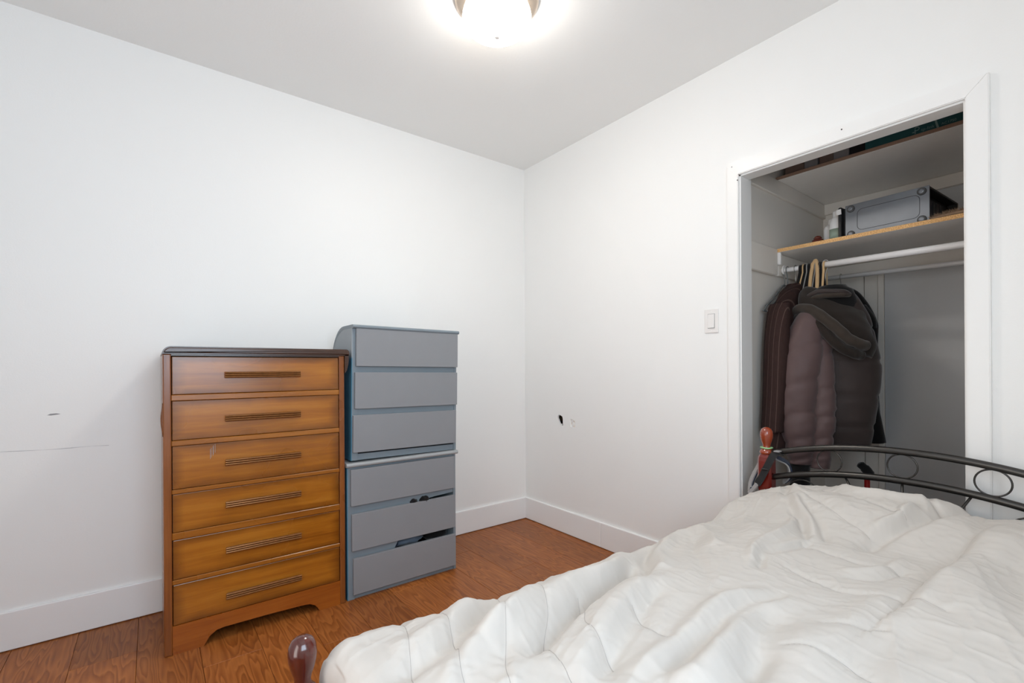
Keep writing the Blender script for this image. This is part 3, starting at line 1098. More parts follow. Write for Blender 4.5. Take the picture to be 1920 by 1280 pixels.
FOLDS = [  # polyline, height, half-width
    ([(-1.05, -1.79), (-1.227, -1.865), (-1.351, -1.858), (-1.503, -1.894), (-1.638, -1.931), (-1.72, -1.95)], .034, .042),
    ([(-1.10, -1.85), (-1.194, -1.894), (-1.325, -1.924), (-1.466, -1.959), (-1.589, -1.999), (-1.681, -2.033)], -.032, .024),
    ([(-1.63, -2.15), (-1.547, -2.096), (-1.438, -2.048), (-1.327, -2.017), (-1.172, -1.997)], .016, .040),
    ([(-1.58, -2.19), (-1.492, -2.118), (-1.347, -2.068), (-1.234, -2.05)], -.012, .026),
    ([(-1.50, -2.31), (-1.452, -2.288), (-1.341, -2.247), (-1.193, -2.227), (-1.015, -2.229)], .016, .045),
    ([(-1.405, -2.326), (-1.292, -2.295), (-1.106, -2.277)], -.012, .035),
    ([(-1.865, -1.858), (-1.783, -1.854), (-1.69, -1.822), (-1.6, -1.78)], .015, .030),
    ([(-1.912, -1.928), (-1.815, -1.918), (-1.727, -1.886), (-1.637, -1.855), (-1.55, -1.81)], -.014, .024),
    ([(-1.83, -2.01), (-1.748, -1.965), (-1.617, -1.921), (-1.5, -1.85), (-1.42, -1.79)], .014, .026),
    ([(-1.75, -2.08), (-1.68, -2.03), (-1.60, -1.99)], .008, .02),
    ([(-.24, -1.945), (-.28, -1.975), (-.4, -2.040), (-.52, -2.105), (-.605, -2.141)], .015, .026),
    ([(-.214, -1.899), (-.33, -1.975), (-.447, -2.037), (-.56, -2.09), (-.675, -2.150)], -.014, .018),
    ([(-.26, -1.95), (-.42, -2.075), (-.52, -2.13), (-.62, -2.185)], -.012, .016),
    ([(-.897, -2.100), (-.754, -2.077), (-.62, -2.062), (-.488, -2.055)], .015, .020),
    ([(-.925, -2.122), (-.804, -2.114), (-.667, -2.146)], -.014, .016),
    ([(-.771, -2.286), (-.724, -2.331), (-.596, -2.356)], .008, .015),
    ([(-.801, -2.304), (-.768, -2.347), (-.662, -2.376)], -.008, .013),
    ([(-1.50, -2.235), (-1.403, -2.224), (-1.319, -2.226), (-1.157, -2.222), (-1.02, -2.222)], -.016, .022),
    ([(-1.54, -2.215), (-1.471, -2.200), (-1.369, -2.190), (-1.229, -2.190), (-1.05, -2.196)], .013, .026),
    ([(-1.52, -2.28), (-1.466, -2.274), (-1.347, -2.268), (-1.18, -2.276)], .012, .026),
    ([(-1.50, -2.325), (-1.40, -2.32), (-1.28, -2.325)], -.010, .022),
    ([(-.85, -2.115), (-.75, -2.118), (-.62, -2.145)], .010, .014),
    ([(-.60, -2.262), (-.52, -2.285), (-.44, -2.325), (-.37, -2.362), (-.25, -2.405), (-.12, -2.46)], -.022, .022),
    ([(-.47, -2.27), (-.42, -2.312), (-.37, -2.322), (-.30, -2.335)], .016, .016),
    ([(-1.313, -2.378), (-1.123, -2.383), (-.835, -2.42), (-.705, -2.49)], .012, .05),
    ([(-1.45, -2.47), (-1.2, -2.455), (-1.0, -2.48)], -.008, .04),
    ([(-.88, -1.775), (-1.0, -1.84), (-1.1, -1.903), (-1.247, -1.994)], -.014, .020),
    ([(-.80, -1.77), (-.95, -1.85), (-1.05, -1.92), (-1.15, -1.97)], .014, .024),
    ([(-.72, -1.80), (-.86, -1.90), (-.98, -1.98), (-1.08, -2.06)], -.008, .022),
    ([(-.62, -1.79), (-.75, -1.90), (-.85, -1.98)], .010, .025),
    ([(-.36, -1.78), (-.50, -1.87), (-.64, -1.97), (-.73, -2.03)], .008, .028),
    ([(-.30, -2.00), (-.35, -2.10), (-.45, -2.20)], .006, .05),
    ([(-.20, -2.09), (-.26, -2.18), (-.25, -2.29), (-.20, -2.38)], .014, .03),
    ([(-.15, -2.33), (-.22, -2.36), (-.27, -2.42)], -.012, .015),
    ([(-.9, -2.55), (-.62, -2.50), (-.4, -2.55)], .010, .05),
    ([(-.75, -2.62), (-.5, -2.57), (-.3, -2.60)], -.008, .035),
]
SEAMS = [
    [(-1.775, -1.73), (-1.79, -1.80), (-1.811, -1.851), (-1.838, -1.921), (-1.875, -2.014)],
    [(-1.69, -1.73), (-1.70, -1.80), (-1.718, -1.859), (-1.747, -1.937), (-1.786, -2.012), (-1.801, -2.072)],
    [(-1.52, -1.74), (-1.56, -1.83), (-1.602, -1.893), (-1.662, -1.98), (-1.718, -2.055), (-1.745, -2.115), (-1.77, -2.2)],
    [(-1.44, -1.80), (-1.48, -1.88), (-1.526, -1.952), (-1.59, -2.012), (-1.626, -2.097), (-1.659, -2.183), (-1.68, -2.26)],
    [(-1.40, -1.92), (-1.45, -1.99), (-1.50, -2.044), (-1.543, -2.152)],
    [(-1.36, -2.05), (-1.391, -2.116), (-1.40, -2.174)],
    [(-.171, -1.83), (-.205, -1.93), (-.238, -2.022), (-.314, -2.163), (-.386, -2.322)],
    [(-.25, -1.83), (-.33, -1.99), (-.43, -2.14), (-.50, -2.26)],
    [(-.665, -2.14), (-.67, -2.175), (-.691, -2.274), (-.68, -2.342), (-.70, -2.44)],
    [(-.86, -2.17), (-.884, -2.251), (-.897, -2.335), (-.874, -2.41), (-.90, -2.5)],
    [(-1.101, -2.343), (-1.078, -2.388), (-1.047, -2.433)],
    [(-1.25, -2.33), (-1.22, -2.42), (-1.26, -2.52)],
]
FOLDS = [(spl(a), h, w) for a, h, w in FOLDS]
SEAMS = [spl(a) for a in SEAMS]


def heights(X, Y):
    def sm(a, b, t):
        t = np.clip((t - a) / (b - a), 0, 1)
        return t * t * (3 - 2 * t)
    crest = np.interp(X, [-2.0, -1.9, -1.65, -1.4, -1.2, -1.0, -.75, -.5, -.3, -.1], [.572, .574, .560, .552, .536, .532, .536, .540, .575, .590])
    mid = np.interp(X, [-2.0, -1.6, -1.2, -.8, -.55, -.35, -.2, -.1], [.575, .580, .580, .582, .595, .655, .672, .655])
    k = sm(-1.80, -2.05, Y)
    near = np.interp(Y, [-2.8, -2.65, -2.5], [-.03, -.01, 0])
    z = crest * (1 - k) + mid * k + near
    # the nearer half lies over as a thick raised flap
    ed, sd, tt = pdist(X, Y, EDGE)
    z += .032 * sm(-.010, .030, np.where(sd < 0, ed, -ed)) * sm(-1.25, -.8, X) - .010 * np.exp(-(ed / .030) ** 2) * sm(-1.2, -.9, X) * (sd > 0)
    hp_ = np.interp(Y, [-2.75, -2.65, -2.53, -2.47, -2.41, -2.35, -2.14, -2.03, -1.92, -1.80, -1.72], [.62, .648, .660, .646, .672, .684, .676, .660, .642, .604, .57])
    wh = sm(-.50, -.20, X)
    z = z * (1 - wh) + hp_ * wh
    wx = X + .02 * vnoise(X * 5, Y * 5, 11)
    wy = Y + .02 * vnoise(X * 5 + 9, Y * 5, 12)
    z += .006 * vnoise(wx * 4 + wy * 2, wy * 7 - wx * 2, 21)
    # wrinkles elongated along the foot-to-head diagonal
    al = wx * .93 + wy * .36
    ac = -wx * .36 + wy * .93
    act = .5 + .5 * vnoise(X * 3, Y * 3, 5)
    rid = 1 - np.abs(vnoise(al * 5, ac * 15, 31))
    z += .0075 * (rid ** 2 - .4) * act
    rid2 = 1 - np.abs(vnoise(al * 13 + 3, ac * 26, 41))
    z += .0048 * (rid2 ** 3 - .3) * act
    # short creases across the seams
    rid3 = 1 - np.abs(vnoise(wx * 30, wy * 14, 51))
    z += .0022 * rid3 ** 4 * (.3 + act)
    rid4 = 1 - np.abs(vnoise(al * 9 + 7, ac * 34 + 5, 55))
    z += .0030 * rid4 ** 6 * act
    z += .0007 * vnoise(wx * 70, wy * 50, 61)
    for pl, h, w in FOLDS:
        d, sd, t = pdist(wx, wy, pl)
        tp = np.clip(np.minimum(t, 1 - t) * 5 + .25, 0, 1)
        z += 1.32 * h * np.exp(-(d / (w * .95)) ** 2) * tp
    for pl in SEAMS:
        d, sd, t = pdist(X, Y, pl)
        z -= .0045 * np.exp(-(d / .008) ** 2) + .003 * np.exp(-(d / .028) ** 2)
        z += .0012 * np.exp(-(d / .025) ** 2) * np.sin(t * 95 + np.sin(t * 31) * 2) * np.clip(d / .008, 0, 1)
    return z


EDGE = spl([(-1.35, -2.38), (-1.144, -2.405), (-.922, -2.43), (-.8, -2.437), (-.564, -2.456), (-.305, -2.492), (-.10, -2.526), (.1, -2.55)])


def roll(s, e0, e1, rad):
    """arc-length coordinate -> (position, drop): flat between e0 and e1, curling down past them"""
    p = np.clip(s, e0, e1)
    drop = np.zeros_like(s)
    for ex, sg in ((s - e1, 1), (e0 - s, -1)):
        a = np.clip(ex, 0, rad * math.pi / 2) / rad
        p = p + sg * rad * np.sin(a)
        drop = drop + rad * (1 - np.cos(a)) + np.clip(ex - rad * math.pi / 2, 0, None)
    return p, drop


NXD, NYD = 560, 330
sx = np.linspace(-2.14, -.02, NXD)
sy = np.linspace(-2.95, -1.60, NYD)
SX, SY = np.meshgrid(sx, sy, indexing='ij')
# wavy edge on the far side
edge_far = -1.795 + .010 * vnoise(SX * 5.5, SX * 0 + 1.3, 71) + .006 * vnoise(SX * 13, SX * 0 + 4.1, 72)
PX, dropx = roll(SX, -1.895, -.18, .055)
shift = edge_far + 1.795
PY, dropy = roll(SY - shift, -2.73, -1.795, .06)
PY = PY + shift
Z = heights(PX, np.clip(PY, -2.8, -1.70))
amp = np.clip(1 - dropy / .2, .2, 1)
Zt = Z - np.maximum(dropx, 0) - np.maximum(dropy, 0)
PY = PY + np.where(SY > -1.74, .012 * vnoise(SX * 12, SY * 3, 81), 0)
PX = PX + np.where(SX < -1.95, .006 * vnoise(SX * 3, SY * 12, 82), 0)
Zt = np.maximum(Zt, .30)
verts = np.stack([PX, PY, Zt], -1).reshape(-1, 3)
ii = np.arange(NXD * NYD).reshape(NXD, NYD)
quads = np.stack([ii[:-1, :-1], ii[1:, :-1], ii[1:, 1:], ii[:-1, 1:]], -1).reshape(-1, 4)
me = bpy.data.meshes.new('duvet')
me.from_pydata(verts.tolist(), [], quads.tolist())
DUV = put('duvet', me, M['duvet'], smooth=True)
tag(DUV, 'rumpled white quilted duvet spread over the whole bed', 'duvet')
# stitching lies on the cloth
bvh = BVHTree.FromPolygons([Vector(v) for v in verts], [tuple(q) for q in quads], epsilon=0)
for pl in SEAMS:
    pts = []
    for a, c in spl(pl, 3):
        hit = bvh.ray_cast(Vector((a, c, 1.0)), Vector((0, 0, -1)))
        if hit[0]:
            pts.append(hit[0] + Vector((0, 0, -.0001)))
    if len(pts) > 3:
        put('stitching', tube(NB(), pts, .0006, 5), M['thread'], DUV)

# strap looped over the headboard corner ---------------------------


def ribbon(bm, pts, wdir, w, th=.003):
    P = [Vector(p) for p in pts]
    wds = wdir if isinstance(wdir, list) else [Vector(wdir)] * len(P)
    rows = []
    for i, p in enumerate(P):
        t = (P[min(i + 1, len(P) - 1)] - P[max(i - 1, 0)]).normalized()
        wd_ = (Vector(wds[i]) - t * Vector(wds[i]).dot(t)).normalized()
        nn = t.cross(wd_)
        rows.append([bm.verts.new(p + wd_ * a * w / 2 + nn * c * th / 2) for a, c in ((-1, -1), (1, -1), (1, 1), (-1, 1))])
    for a, c in zip(rows, rows[1:]):
        for k in range(4):
            bm.faces.new((a[k], a[(k + 1) % 4], c[(k + 1) % 4], c[k]))
    bm.faces.new(rows[0][::-1])
    bm.faces.new(rows[-1])
    bmesh.ops.recalc_face_normals(bm, faces=bm.faces)
    return bm


t = thing('strap', 'black and grey strap looped around the far headboard post', 'strap', (0, 0, 0))
wv = Vector((-.45, -.75, -.45))
p1 = [(-.085, -1.835, .742), (-.103, -1.828, .752), (-.116, -1.815, .735), (-.122, -1.795, .69), (-.122, -1.772, .64), (-.120, -1.752, .606)]
put('black_band', ribbon(NB(), smoothpts(p1, 6), (-.25, -.9, -.3), .030, .004), M['strap_black'], t)
p2 = [(-.121, -1.752, .608), (-.119, -1.735, .582), (-.110, -1.718, .568), (-.092, -1.706, .578), (-.075, -1.703, .605), (-.055, -1.715, .65), (-.045, -1.735, .69), (-.04, -1.78, .715), (-.045, -1.82, .71), (-.055, -1.85, .69), (-.06, -1.855, .65), (-.055, -1.83, .62)]
put('grey_band', ribbon(NB(), smoothpts(p2, 6), (-.75, -.55, -.30), .030, .005), M['strap_grey'], t)
put('dark_lining', ribbon(NB(), smoothpts([(a * 1 + .003, b_ - .007, c + .002) for a, b_, c in p2[2:]], 6), (-.75, -.55, -.30), .028, .003), M['navy'], t)
put('slider', bx(-.129, -.119, -1.802, -1.772, .672, .680, .002), M['black'], t)
put('tag', bx(-.118, -.072, -1.842, -1.818, .7545, .760, .002), M['strap_grey'], t, rot=None)

el = put('hair_elastic', tube(NB(), [(HX + .0225 * math.cos(a), YF_ + .0225 * math.sin(a), .764 + .001 * math.sin(3 * a)) for a in np.linspace(0, 2 * math.pi, 33)[:-1]], .0035, 8, closed=True), M['green_elastic'], smooth=True)
tag(el, 'pale green hair elastic around the neck of the far headboard post', 'elastic')

# ------------------------------------------------------------------ closet contents: top shelf


def carton(name, label, cat, y1, y0, x0, x1, h, m, z=UPZ, rot=0, lid=True):
    t = thing(name, label, cat, ((x0 + x1) / 2, (y0 + y1) / 2, z), (0, 0, rot))
    a, c = (x1 - x0) / 2, (y1 - y0) / 2
    put('carton_body', bx(-a, a, -c, c, 0, h, .002), m, t)
    if lid:
        put('lid', bx(-a - .002, a + .002, -c - .0015, c + .0015, h - .004, h + .003, .001), m, t)
    return t


carton('cardboard_box', 'brown carton at the left end of the upper closet shelf', 'box', -1.632, -1.724, .47, .75, .10, M['carton_brown'])
carton('cardboard_box', 'grey carton right of the leftmost brown carton on the upper shelf', 'box', -1.729, -1.790, .46, .75, .12, M['carton_grey'])
carton('cardboard_box', 'brown carton between the two grey cartons on the upper shelf', 'box', -1.794, -1.858, .47, .75, .11, M['carton_brown'])
carton('cardboard_box', 'grey carton beside the black box on the upper shelf', 'box', -1.862, -1.925, .455, .75, .12, M['carton_grey'])
carton('black_box', 'small black box left of the teal box on the upper shelf', 'box', -1.929, -1.988, .46, .70, .09, M['black'])
t = carton('router_box', 'teal printed router box on the upper closet shelf', 'box', -1.993, -2.43, .445, .72, .115, M['teal'], lid=False)


def text(body, size, m, parent, loc, name='lettering', ext=.0003):
    cu = bpy.data.curves.new(name, 'FONT')
    cu.body = body
    cu.size = size
    cu.extrude = ext
    tmp = bpy.data.objects.new('tmp_text', cu)
    COL.objects.link(tmp)
    dg = bpy.context.evaluated_depsgraph_get()
    me = bpy.data.meshes.new_from_object(tmp.evaluated_get(dg))
    bpy.data.objects.remove(tmp, do_unlink=True)
    bpy.data.curves.remove(cu)
    me.materials.clear()
    return put(name, me, m, parent, loc, (R(90), 0, R(-90)))


# box origin is at its centre: front face x = -.1375
fx = -.1375 - .0004
tcy = (-1.993 - 2.43) / 2
text('tp-link', .017, M['print'], t, (fx, -2.196 - tcy, .012))
text('AC1750', .014, M['print'], t, (fx, -2.262 - tcy, .012))
b = NB()
lc = (-2.176 - tcy, .022)
tube(b, [(fx, lc[0] - .006 + .0075 * math.cos(a) * -1, lc[1] + .006 + .0075 * math.sin(a)) for a in np.linspace(-2.0, 2.8, 16)], .0017, 6)
box(b, fx - .0006, fx + .0005, lc[0] - .002, lc[0] + .002, lc[1] - .014, lc[1] + .004)
box(b, fx - .0006, fx + .0005, lc[0] - .002, lc[0] + .010, lc[1] - .008, lc[1] - .004)
put('logo', b, M['print'], t)
b = NB()
prism(b, [(-2.236 - tcy, .06), (-2.242 - tcy, .06), (-2.256 - tcy, .0), (-2.248 - tcy, .0)], 0, fx - .0001, fx + .0005)
put('printed_stripe', b, M['print'], t)

# computer tower lying on its side
t = thing('computer_tower', 'computer tower with steel underside and four round feet on the lower shelf', 'computer', (.47, -1.905, LOZ), (0, 0, R(-4)))
PW, PH, PD = .318, .160, .40
put('bottom_plate', bx(0, .004, -PW, 0, 0, PH, .001), M['galv'], t)
put('top_cover', bx(.004, PD, -PW + .004, -.002, PH - .004, PH), M['black'], t)
put('lower_cover', bx(.004, PD, -PW + .004, -.002, 0.0, .004), M['black'], t)
put('inner_wall', bx(.004, PD, -PW + .035, -PW + .04, .004, PH - .004), M['black'], t)
put('rear_flange', bx(.004, PD, -PW + .0, -PW + .035, PH - .012, PH - .003, .002), M['black'], t)
put('rear_flange', bx(.004, PD, -PW + .0, -PW + .035, .003, .012, .002), M['black'], t)
put('rear_flange', bx(PD - .02, PD, -PW, -PW + .035, .003, PH - .003, .002), M['black'], t)
for i in range(5):
    put('slot_cover', bx(.06 + i * .05, .062 + i * .05 + .03, -PW + .03, -PW + .036, .02, PH - .03), M['rubber'], t)
put('far_wall', bx(.004, PD, -.006, -.002, .004, PH - .004), M['black'], t)
b = bx(-.004, PD, .014, .030, 0, PH, .004)
put('front_bezel', b, M['black'], t)
put('bezel_core', bx(.02, PD - .02, -.004, .016, .006, PH - .006), M['black'], t)
b = NB()
q = []
for cy_, cz_, a0 in ((-.065, .115, 0), (-.065, .055, 0), (-.26, .05, 0), (-.26, .11, 0)):
    pass
rr_ = .022
for (cy_, cz_, s0) in ((-.072, .108, 0), (-.262, .108, 90), (-.262, .052, 180), (-.072, .052, 270)):
    for k in range(7):
        a = R(s0 + k * 15)
        q.append((-.0004, cy_ + rr_ * math.cos(a), cz_ + rr_ * math.sin(a)))
tube(b, q, .0009, 6, closed=True)
put('filter_outline', b, M['black'], t)
for fy, fz in ((-.024, .140), (-.292, .140), (-.292, .018), (-.024, .018)):
    f_ = put('foot', lathe(NB(), [(.0165, .001), (.0165, -.004), (.014, -.008), (.010, -.008)], 24, (0, fy, fz), 'x'), M['rubber'], t, smooth=False)
    put('foot_cap', lathe(NB(), [(.0095, -.0078), (.0095, -.0105), (.006, -.0115)], 20, (0, fy, fz), 'x'), M['galv'], f_)
put('sticker', bx(-.0048, -.0038, .006, .026, PH - .034, PH - .008), M['plastic_white'], t, rot=(R(-4), 0, 0))


def bottle(label, x, y, r, h, neck, lab=None, z=LOZ, m=None, flat=.6):
    t = thing('plastic_bottle', label, 'bottle', (x, y, z))
    b = NB()
    rings = []
    for zz_, s in ((0, .94), (.006, 1), (h * .62, 1), (h * .72, .92), (h * .79, .7), (h * .83, .45)):
        rings.append(((0, 0, zz_), (0, r * s, 0), (r * flat * s, 0, 0), 2.6))
    loft(b, rings, 28)
    put('bottle_body', b, m or M['plastic_white'], t, smooth=True)
    put('cap', lathe(NB(), [(neck, h * .82), (neck, h * .98), (neck * .9, h)], 20), M['plastic_white'], t)
    if lab:
        b = NB()
        loft(b, [((0, 0, zz_), (0, r * 1.012, 0), (r * flat * 1.012, 0, 0), 2.6) for zz_ in (h * .10, h * .45)], 28)
        put('bottle_label', b, lab, t, smooth=True)
    return t


bottle('white plastic bottle with pale green label left of the computer', .52, -1.853, .031, .158, .017, M['label_green'])
bottle('shorter white bottle behind the green labelled bottle, lower shelf', .57, -1.815, .036, .135, .016)
t = thing('clay_pot', 'small dark red glazed pot left of the white bottles', 'pot', (.50, -1.775, LOZ))
put('pot_body', lathe(NB(), [(.012, 0), (.024, .004), (.029, .016), (.026, .028), (.018, .034), (.016, .034)], 24), M['redpot'], t, smooth=True)
put('pot_lid', lathe(NB(), [(.017, .033), (.019, .038), (.012, .048), (.002, .051)], 24), M['redpot'], t, smooth=True)

# fur trim
b = NB()
bmesh.ops.create_icosphere(b, subdivisions=3, radius=1.0)
fc, fs_ = Vector((.455, -2.335, LOZ + .012)), Vector((.04, .115, .012))
for v in b.verts:
    v.co = fc + Vector((v.co.x * fs_.x, v.co.y * fs_.y, v.co.z * fs_.z))
for i in range(1500):
    d = Vector((random.gauss(0, 1), random.gauss(0, 1), abs(random.gauss(0, 1)))).normalized()
    p = fc + Vector((d.x * fs_.x, d.y * fs_.y, d.z * fs_.z))
    q = p + (Vector((d.x * .6, d.y * .6, d.z)) + Vector((random.uniform(-.6, .6), random.uniform(-.6, .6), .3))).normalized() * random.uniform(.008, .020)
    s = Vector((random.uniform(-1, 1), random.uniform(-1, 1), 0)).normalized() * .0006
    vs = [b.verts.new(c) for c in (p - s, p + s, q)]
    b.faces.new(vs)
tag(put('fur_trim', b, M['fur']), 'tan fluffy fur trim lying right of the computer tower', 'fur')

# ------------------------------------------------------------------ hanging clothes
ROD = Vector((.463, 0, 1.629))


def hook_pts(x, y, z, r=.022, drop=.06, flip=1):
    """hook over a rod running along y"""
    pts = []
    for a in np.linspace(R(-50), R(200), 14):
        pts.append((x + flip * r * math.cos(math.pi - a), y, z + r * math.sin(a)))
    pts = pts[::-1]
    end = Vector(pts[-1])
    pts += [(x + flip * -r * .2, y, z - r - .01), (x, y, z - r - .03), (x, y, z - drop)]
    return pts


def hanger(label, y, x=.463, z=1.629, half=.205, ang=0, m='hanger', grp=None, drop=.085, lean=0):
    t = thing('clothes_hanger', label, 'hanger', (x, y, z), (0, 0, ang), grp)
    put('hook', tube(NB(), hook_pts(0, 0, 0, .020, drop), .0022, 8), M['wire' if m == 'wire' else m], t, smooth=True)
    zb = -drop
    pts = smoothpts([(-half, 0, zb - .125), (-half * .55, 0, zb - .068), (-.03, 0, zb - .008), (0, 0, zb), (.03, 0, zb - .008), (half * .55, 0, zb - .068), (half, 0, zb - .125)], 5)
    put('shoulder_bar', tube(NB(), pts, .0055 if m != 'wire' else .002, 8), M[m], t, smooth=True)
    end = [(-half, 0, zb - .125), (-half - .010, 0, zb - .140), (-half + .004, 0, zb - .150), (half - .004, 0, zb - .150), (half + .010, 0, zb - .140), (half, 0, zb - .125)]
    put('trouser_bar', tube(NB(), smoothpts(end, 5), .0045 if m != 'wire' else .002, 8), M[m], t, smooth=True)
    return t


hanger('empty grey hanger nearest the closet side wall', -1.629, half=.215, drop=.08)
hanger('second empty grey hanger, just left of the pinstriped blazer', -1.645, half=.205, drop=.085)


def garment_noise(scale, amp, seed):
    return lambda p, v, a: amp * mnoise.noise(Vector((p.x * scale + seed, p.y * scale, p.z * scale * .5)))


# pinstripe blazer: hangs across the rod, seen edge-on
BY = -1.684
t = thing('blazer', 'dark brown pinstriped blazer hanging left of the puffer jacket', 'coat', (.463, BY, 0))
hk = put('hanger_hook', tube(NB(), [(a, b_, c + 1.629) for a, b_, c in hook_pts(0, 0, 0, .020, .10)], .002, 8), M['wire'], t, smooth=True)
keys = [(0, 0, 1.545, .045, .030), (0, 0, 1.53, .075, .045), (0, 0, 1.50, .14, .05), (0, 0, 1.455, .195, .050), (0, 0, 1.41, .225, .052), (0, 0, 1.30, .236, .054), (0, 0, 1.10, .236, .056), (0, 0, .90, .258, .060), (0, 0, .705, .282, .064)]
rings = [((r[0], r[1], r[2]), (r[3], 0, 0), (0, r[4], 0), 2.3) for r in resample_rings(keys, 46)]
put('blazer_body', loft(NB(), rings, 56, lambda p, v, a: .010 * mnoise.noise(Vector((p.x * 9, p.y * 9, p.z * 2.2))) * min(1, v * 3)), M['pinstripe'], t, smooth=True)
for sgn, nm in ((-1, 'sleeve'), (1, 'sleeve')):
    keys = [(sgn * .205, -.005, 1.43, .030, .045), (sgn * .218, -.005, 1.38, .040, .052), (sgn * .236, -.004, 1.25, .046, .054), (sgn * .252, -.002, 1.05, .045, .054), (sgn * .262, .002, .90, .044, .052), (sgn * .268, .006, .80, .044, .050)]
    rings = [((r[0], r[1], r[2]), (r[3], 0, 0), (0, r[4], 0), 2.2) for r in resample_rings(keys, 30)]
    put(nm, loft(NB(), rings, 28, garment_noise(7, .006, 3)), M['pinstripe'], t, smooth=True)
keys = [(-.05, -.0, 1.545, .05), (-.02, -.048, 1.53, .05), (.03, -.052, 1.48, .05)]
put('collar', loft(NB(), [((0, 0, 1.50 + i * .012), (.075 - i * .006, 0, 0), (0, .054 - i * .004, 0), 2.2) for i in range(5)], 28), M['pinstripe'], t, smooth=True)

# scarf over the rod
t = thing('scarf', 'black scarf with tan and grey stripes draped over the front rod', 'scarf', (0, 0, 0))


def drape(y0, y1, dx, zf, zb, r=.018, flare=0.0):
    """band over the rod: front bottom -> over -> back bottom, as (centre pts)"""
    pts = []
    ym = (y0 + y1) / 2
    for z in np.linspace(zf, 1.60, 6):
        k_ = (1.60 - z)
        pts.append((.463 - r - dx * k_, ym + flare * k_, z))
    for a in np.linspace(math.pi, 0, 9):
        pts.append((.463 + r * math.cos(a), ym, 1.627 + r * math.sin(a)))
    for z in np.linspace(1.60, zb, 6):
        pts.append((.463 + r + .1 * (1.60 - z), ym + flare * .5 * (1.6 - z), z))
    return pts


def band(name, y0, y1, m, r, zf=1.28, zb=1.35, th=.003, dx=.18, flare=0.1):
    b = ribbon(NB(), drape(y0, y1, dx, zf, zb, r, flare), (0, 1, 0), abs(y1 - y0), th)
    return put(name, b, m, t)


band('scarf_cloth', -1.705, -1.800, M['blackcloth'], .0175, flare=.12, th=.005)
for y0, w, mm, rr_, fl_ in ((-1.722, .006, 'tan', .0205, .17), (-1.741, .005, 'greystripe', .0205, .13), (-1.762, .012, 'tan', .021, .10), (-1.779, .004, 'greystripe', .0205, .08)):
    band('stripe', y0, y0 - w, M[mm], rr_, flare=fl_, th=.003)
put('folded_end', tube(NB(), smoothpts([(.40, -1.772, 1.42), (.425, -1.764, 1.52), (.442, -1.768, 1.61), (.455, -1.776, 1.652), (.452, -1.786, 1.645), (.435, -1.795, 1.58), (.41, -1.80, 1.45)], 7), .0085, 10), M['tan'], t, smooth=True)
for y0 in (-1.803, -1.815):
    b = ribbon(NB(), drape(y0, y0 - .007, .16, 1.40, 1.4, .0175, .0), (0, 1, 0), .009, .003)
    put('stripe', b, M['blackcloth'] if y0 > -1.81 else M['tan'], t)

# puffer jacket ------------------------------------------------------
JC = Vector((.455, -1.865, 0))
t = thing('puffer_jacket', 'plum brown quilted puffer jacket with hood, frontmost on the rod', 'jacket', (0, 0, 0))
sv = Vector((.48, -.877, 0)).normalized()      # shoulder axis, left to right in view
tv = Vector((-sv.y, sv.x, 0))
if tv.x > 0:
    tv = -tv                                   # towards the room
hk = [(a * .3 + .463, -1.822 + a * -.6, c + 1.629) for a, b_, c in hook_pts(0, 0, 0, .022, .11, flip=-1)]
put('hanger_hook', tube(NB(), hk, .0022, 8), M['wire'], t, smooth=True)


def puff(lines, amp, w=.012):
    def f(p, v, a):
        d = min(abs(p.z - z) for z in lines)
        return -amp * math.exp(-(d / w) ** 2) + amp * .45 * mnoise.noise(p * 9) + amp * .3 * mnoise.noise(p * 24)
    return f


keys = [(1.515, .045, .040, -.012), (1.49, .060, .05, -.012), (1.45, .090, .065, -.012), (1.38, .128, .080, -.014), (1.30, .152, .088, -.014), (1.20, .168, .092, -.010), (1.10, .174, .095, -.006), (.95, .166, .092, -.010), (.82, .154, .086, -.014), (.735, .142, .072, -.018)]
rings = []
for z, w, d, o_ in resample_rings(keys, 80):
    c = JC + sv * (.012 + o_) + Vector((0, 0, z))
    rings.append((c, sv * w, tv * d, 2.5))
put('jacket_body', loft(NB(), rings, 72, puff([1.30, 1.14, .97, .83], .007, .009)), M['puffer_back'], t, smooth=True)


def sleeve(name, keys, lines, m, amp=.011):
    rings = []
    for px, py, X, w, d in resample_rings(keys, 60):
        c = at(px, py, 0, X)
        rings.append((c, sv * w, tv * d, 2.2))
    return put(name, loft(NB(), rings, 40, lambda p, v, a: puff(lines, amp, .013)(Vector((p.x, p.y, p.z + .35 * (p.y + 1.76))), v, a) + .004 * mnoise.noise(Vector((p.x * 20, p.y * 20, p.z * 55))) * (1 if p.z < 1.0 else .3)), m, t, smooth=True)


s1 = sleeve('sleeve', [(1520, 580, .34, .030, .03), (1518, 592, .325, .055, .05), (1512, 615, .31, .070, .06), (1504, 655, .29, .084, .068), (1497, 705, .28, .090, .072), (1493, 755, .275, .090, .070), (1496, 802, .275, .080, .066), (1500, 845, .28, .063, .056), (1500, 868, .285, .052, .05)],
            [1.20, 1.03, .88, .76, .665], M['puffer'], .008)
put('cuff', loft(NB(), [(at(1500, y, 0, .285), sv * w, tv * w, 2) for y, w in ((862, .046), (872, .043), (885, .042), (915, .044))], 24), M['blackcloth'], s1, smooth=True)
s2 = sleeve('sleeve', [(1536, 600, .36, .04, .035), (1538, 650, .345, .052, .045), (1540, 720, .335, .056, .05), (1541, 790, .33, .055, .05), (1538, 840, .325, .05, .045), (1535, 876, .325, .046, .042)],
            [1.14, .97, .84, .74, .66], M['puffer'], .007)
# hood: a lined bag hanging over the back, with a thick folded edge


def hp(px, py, X):
    return at(px, py, 0, X)


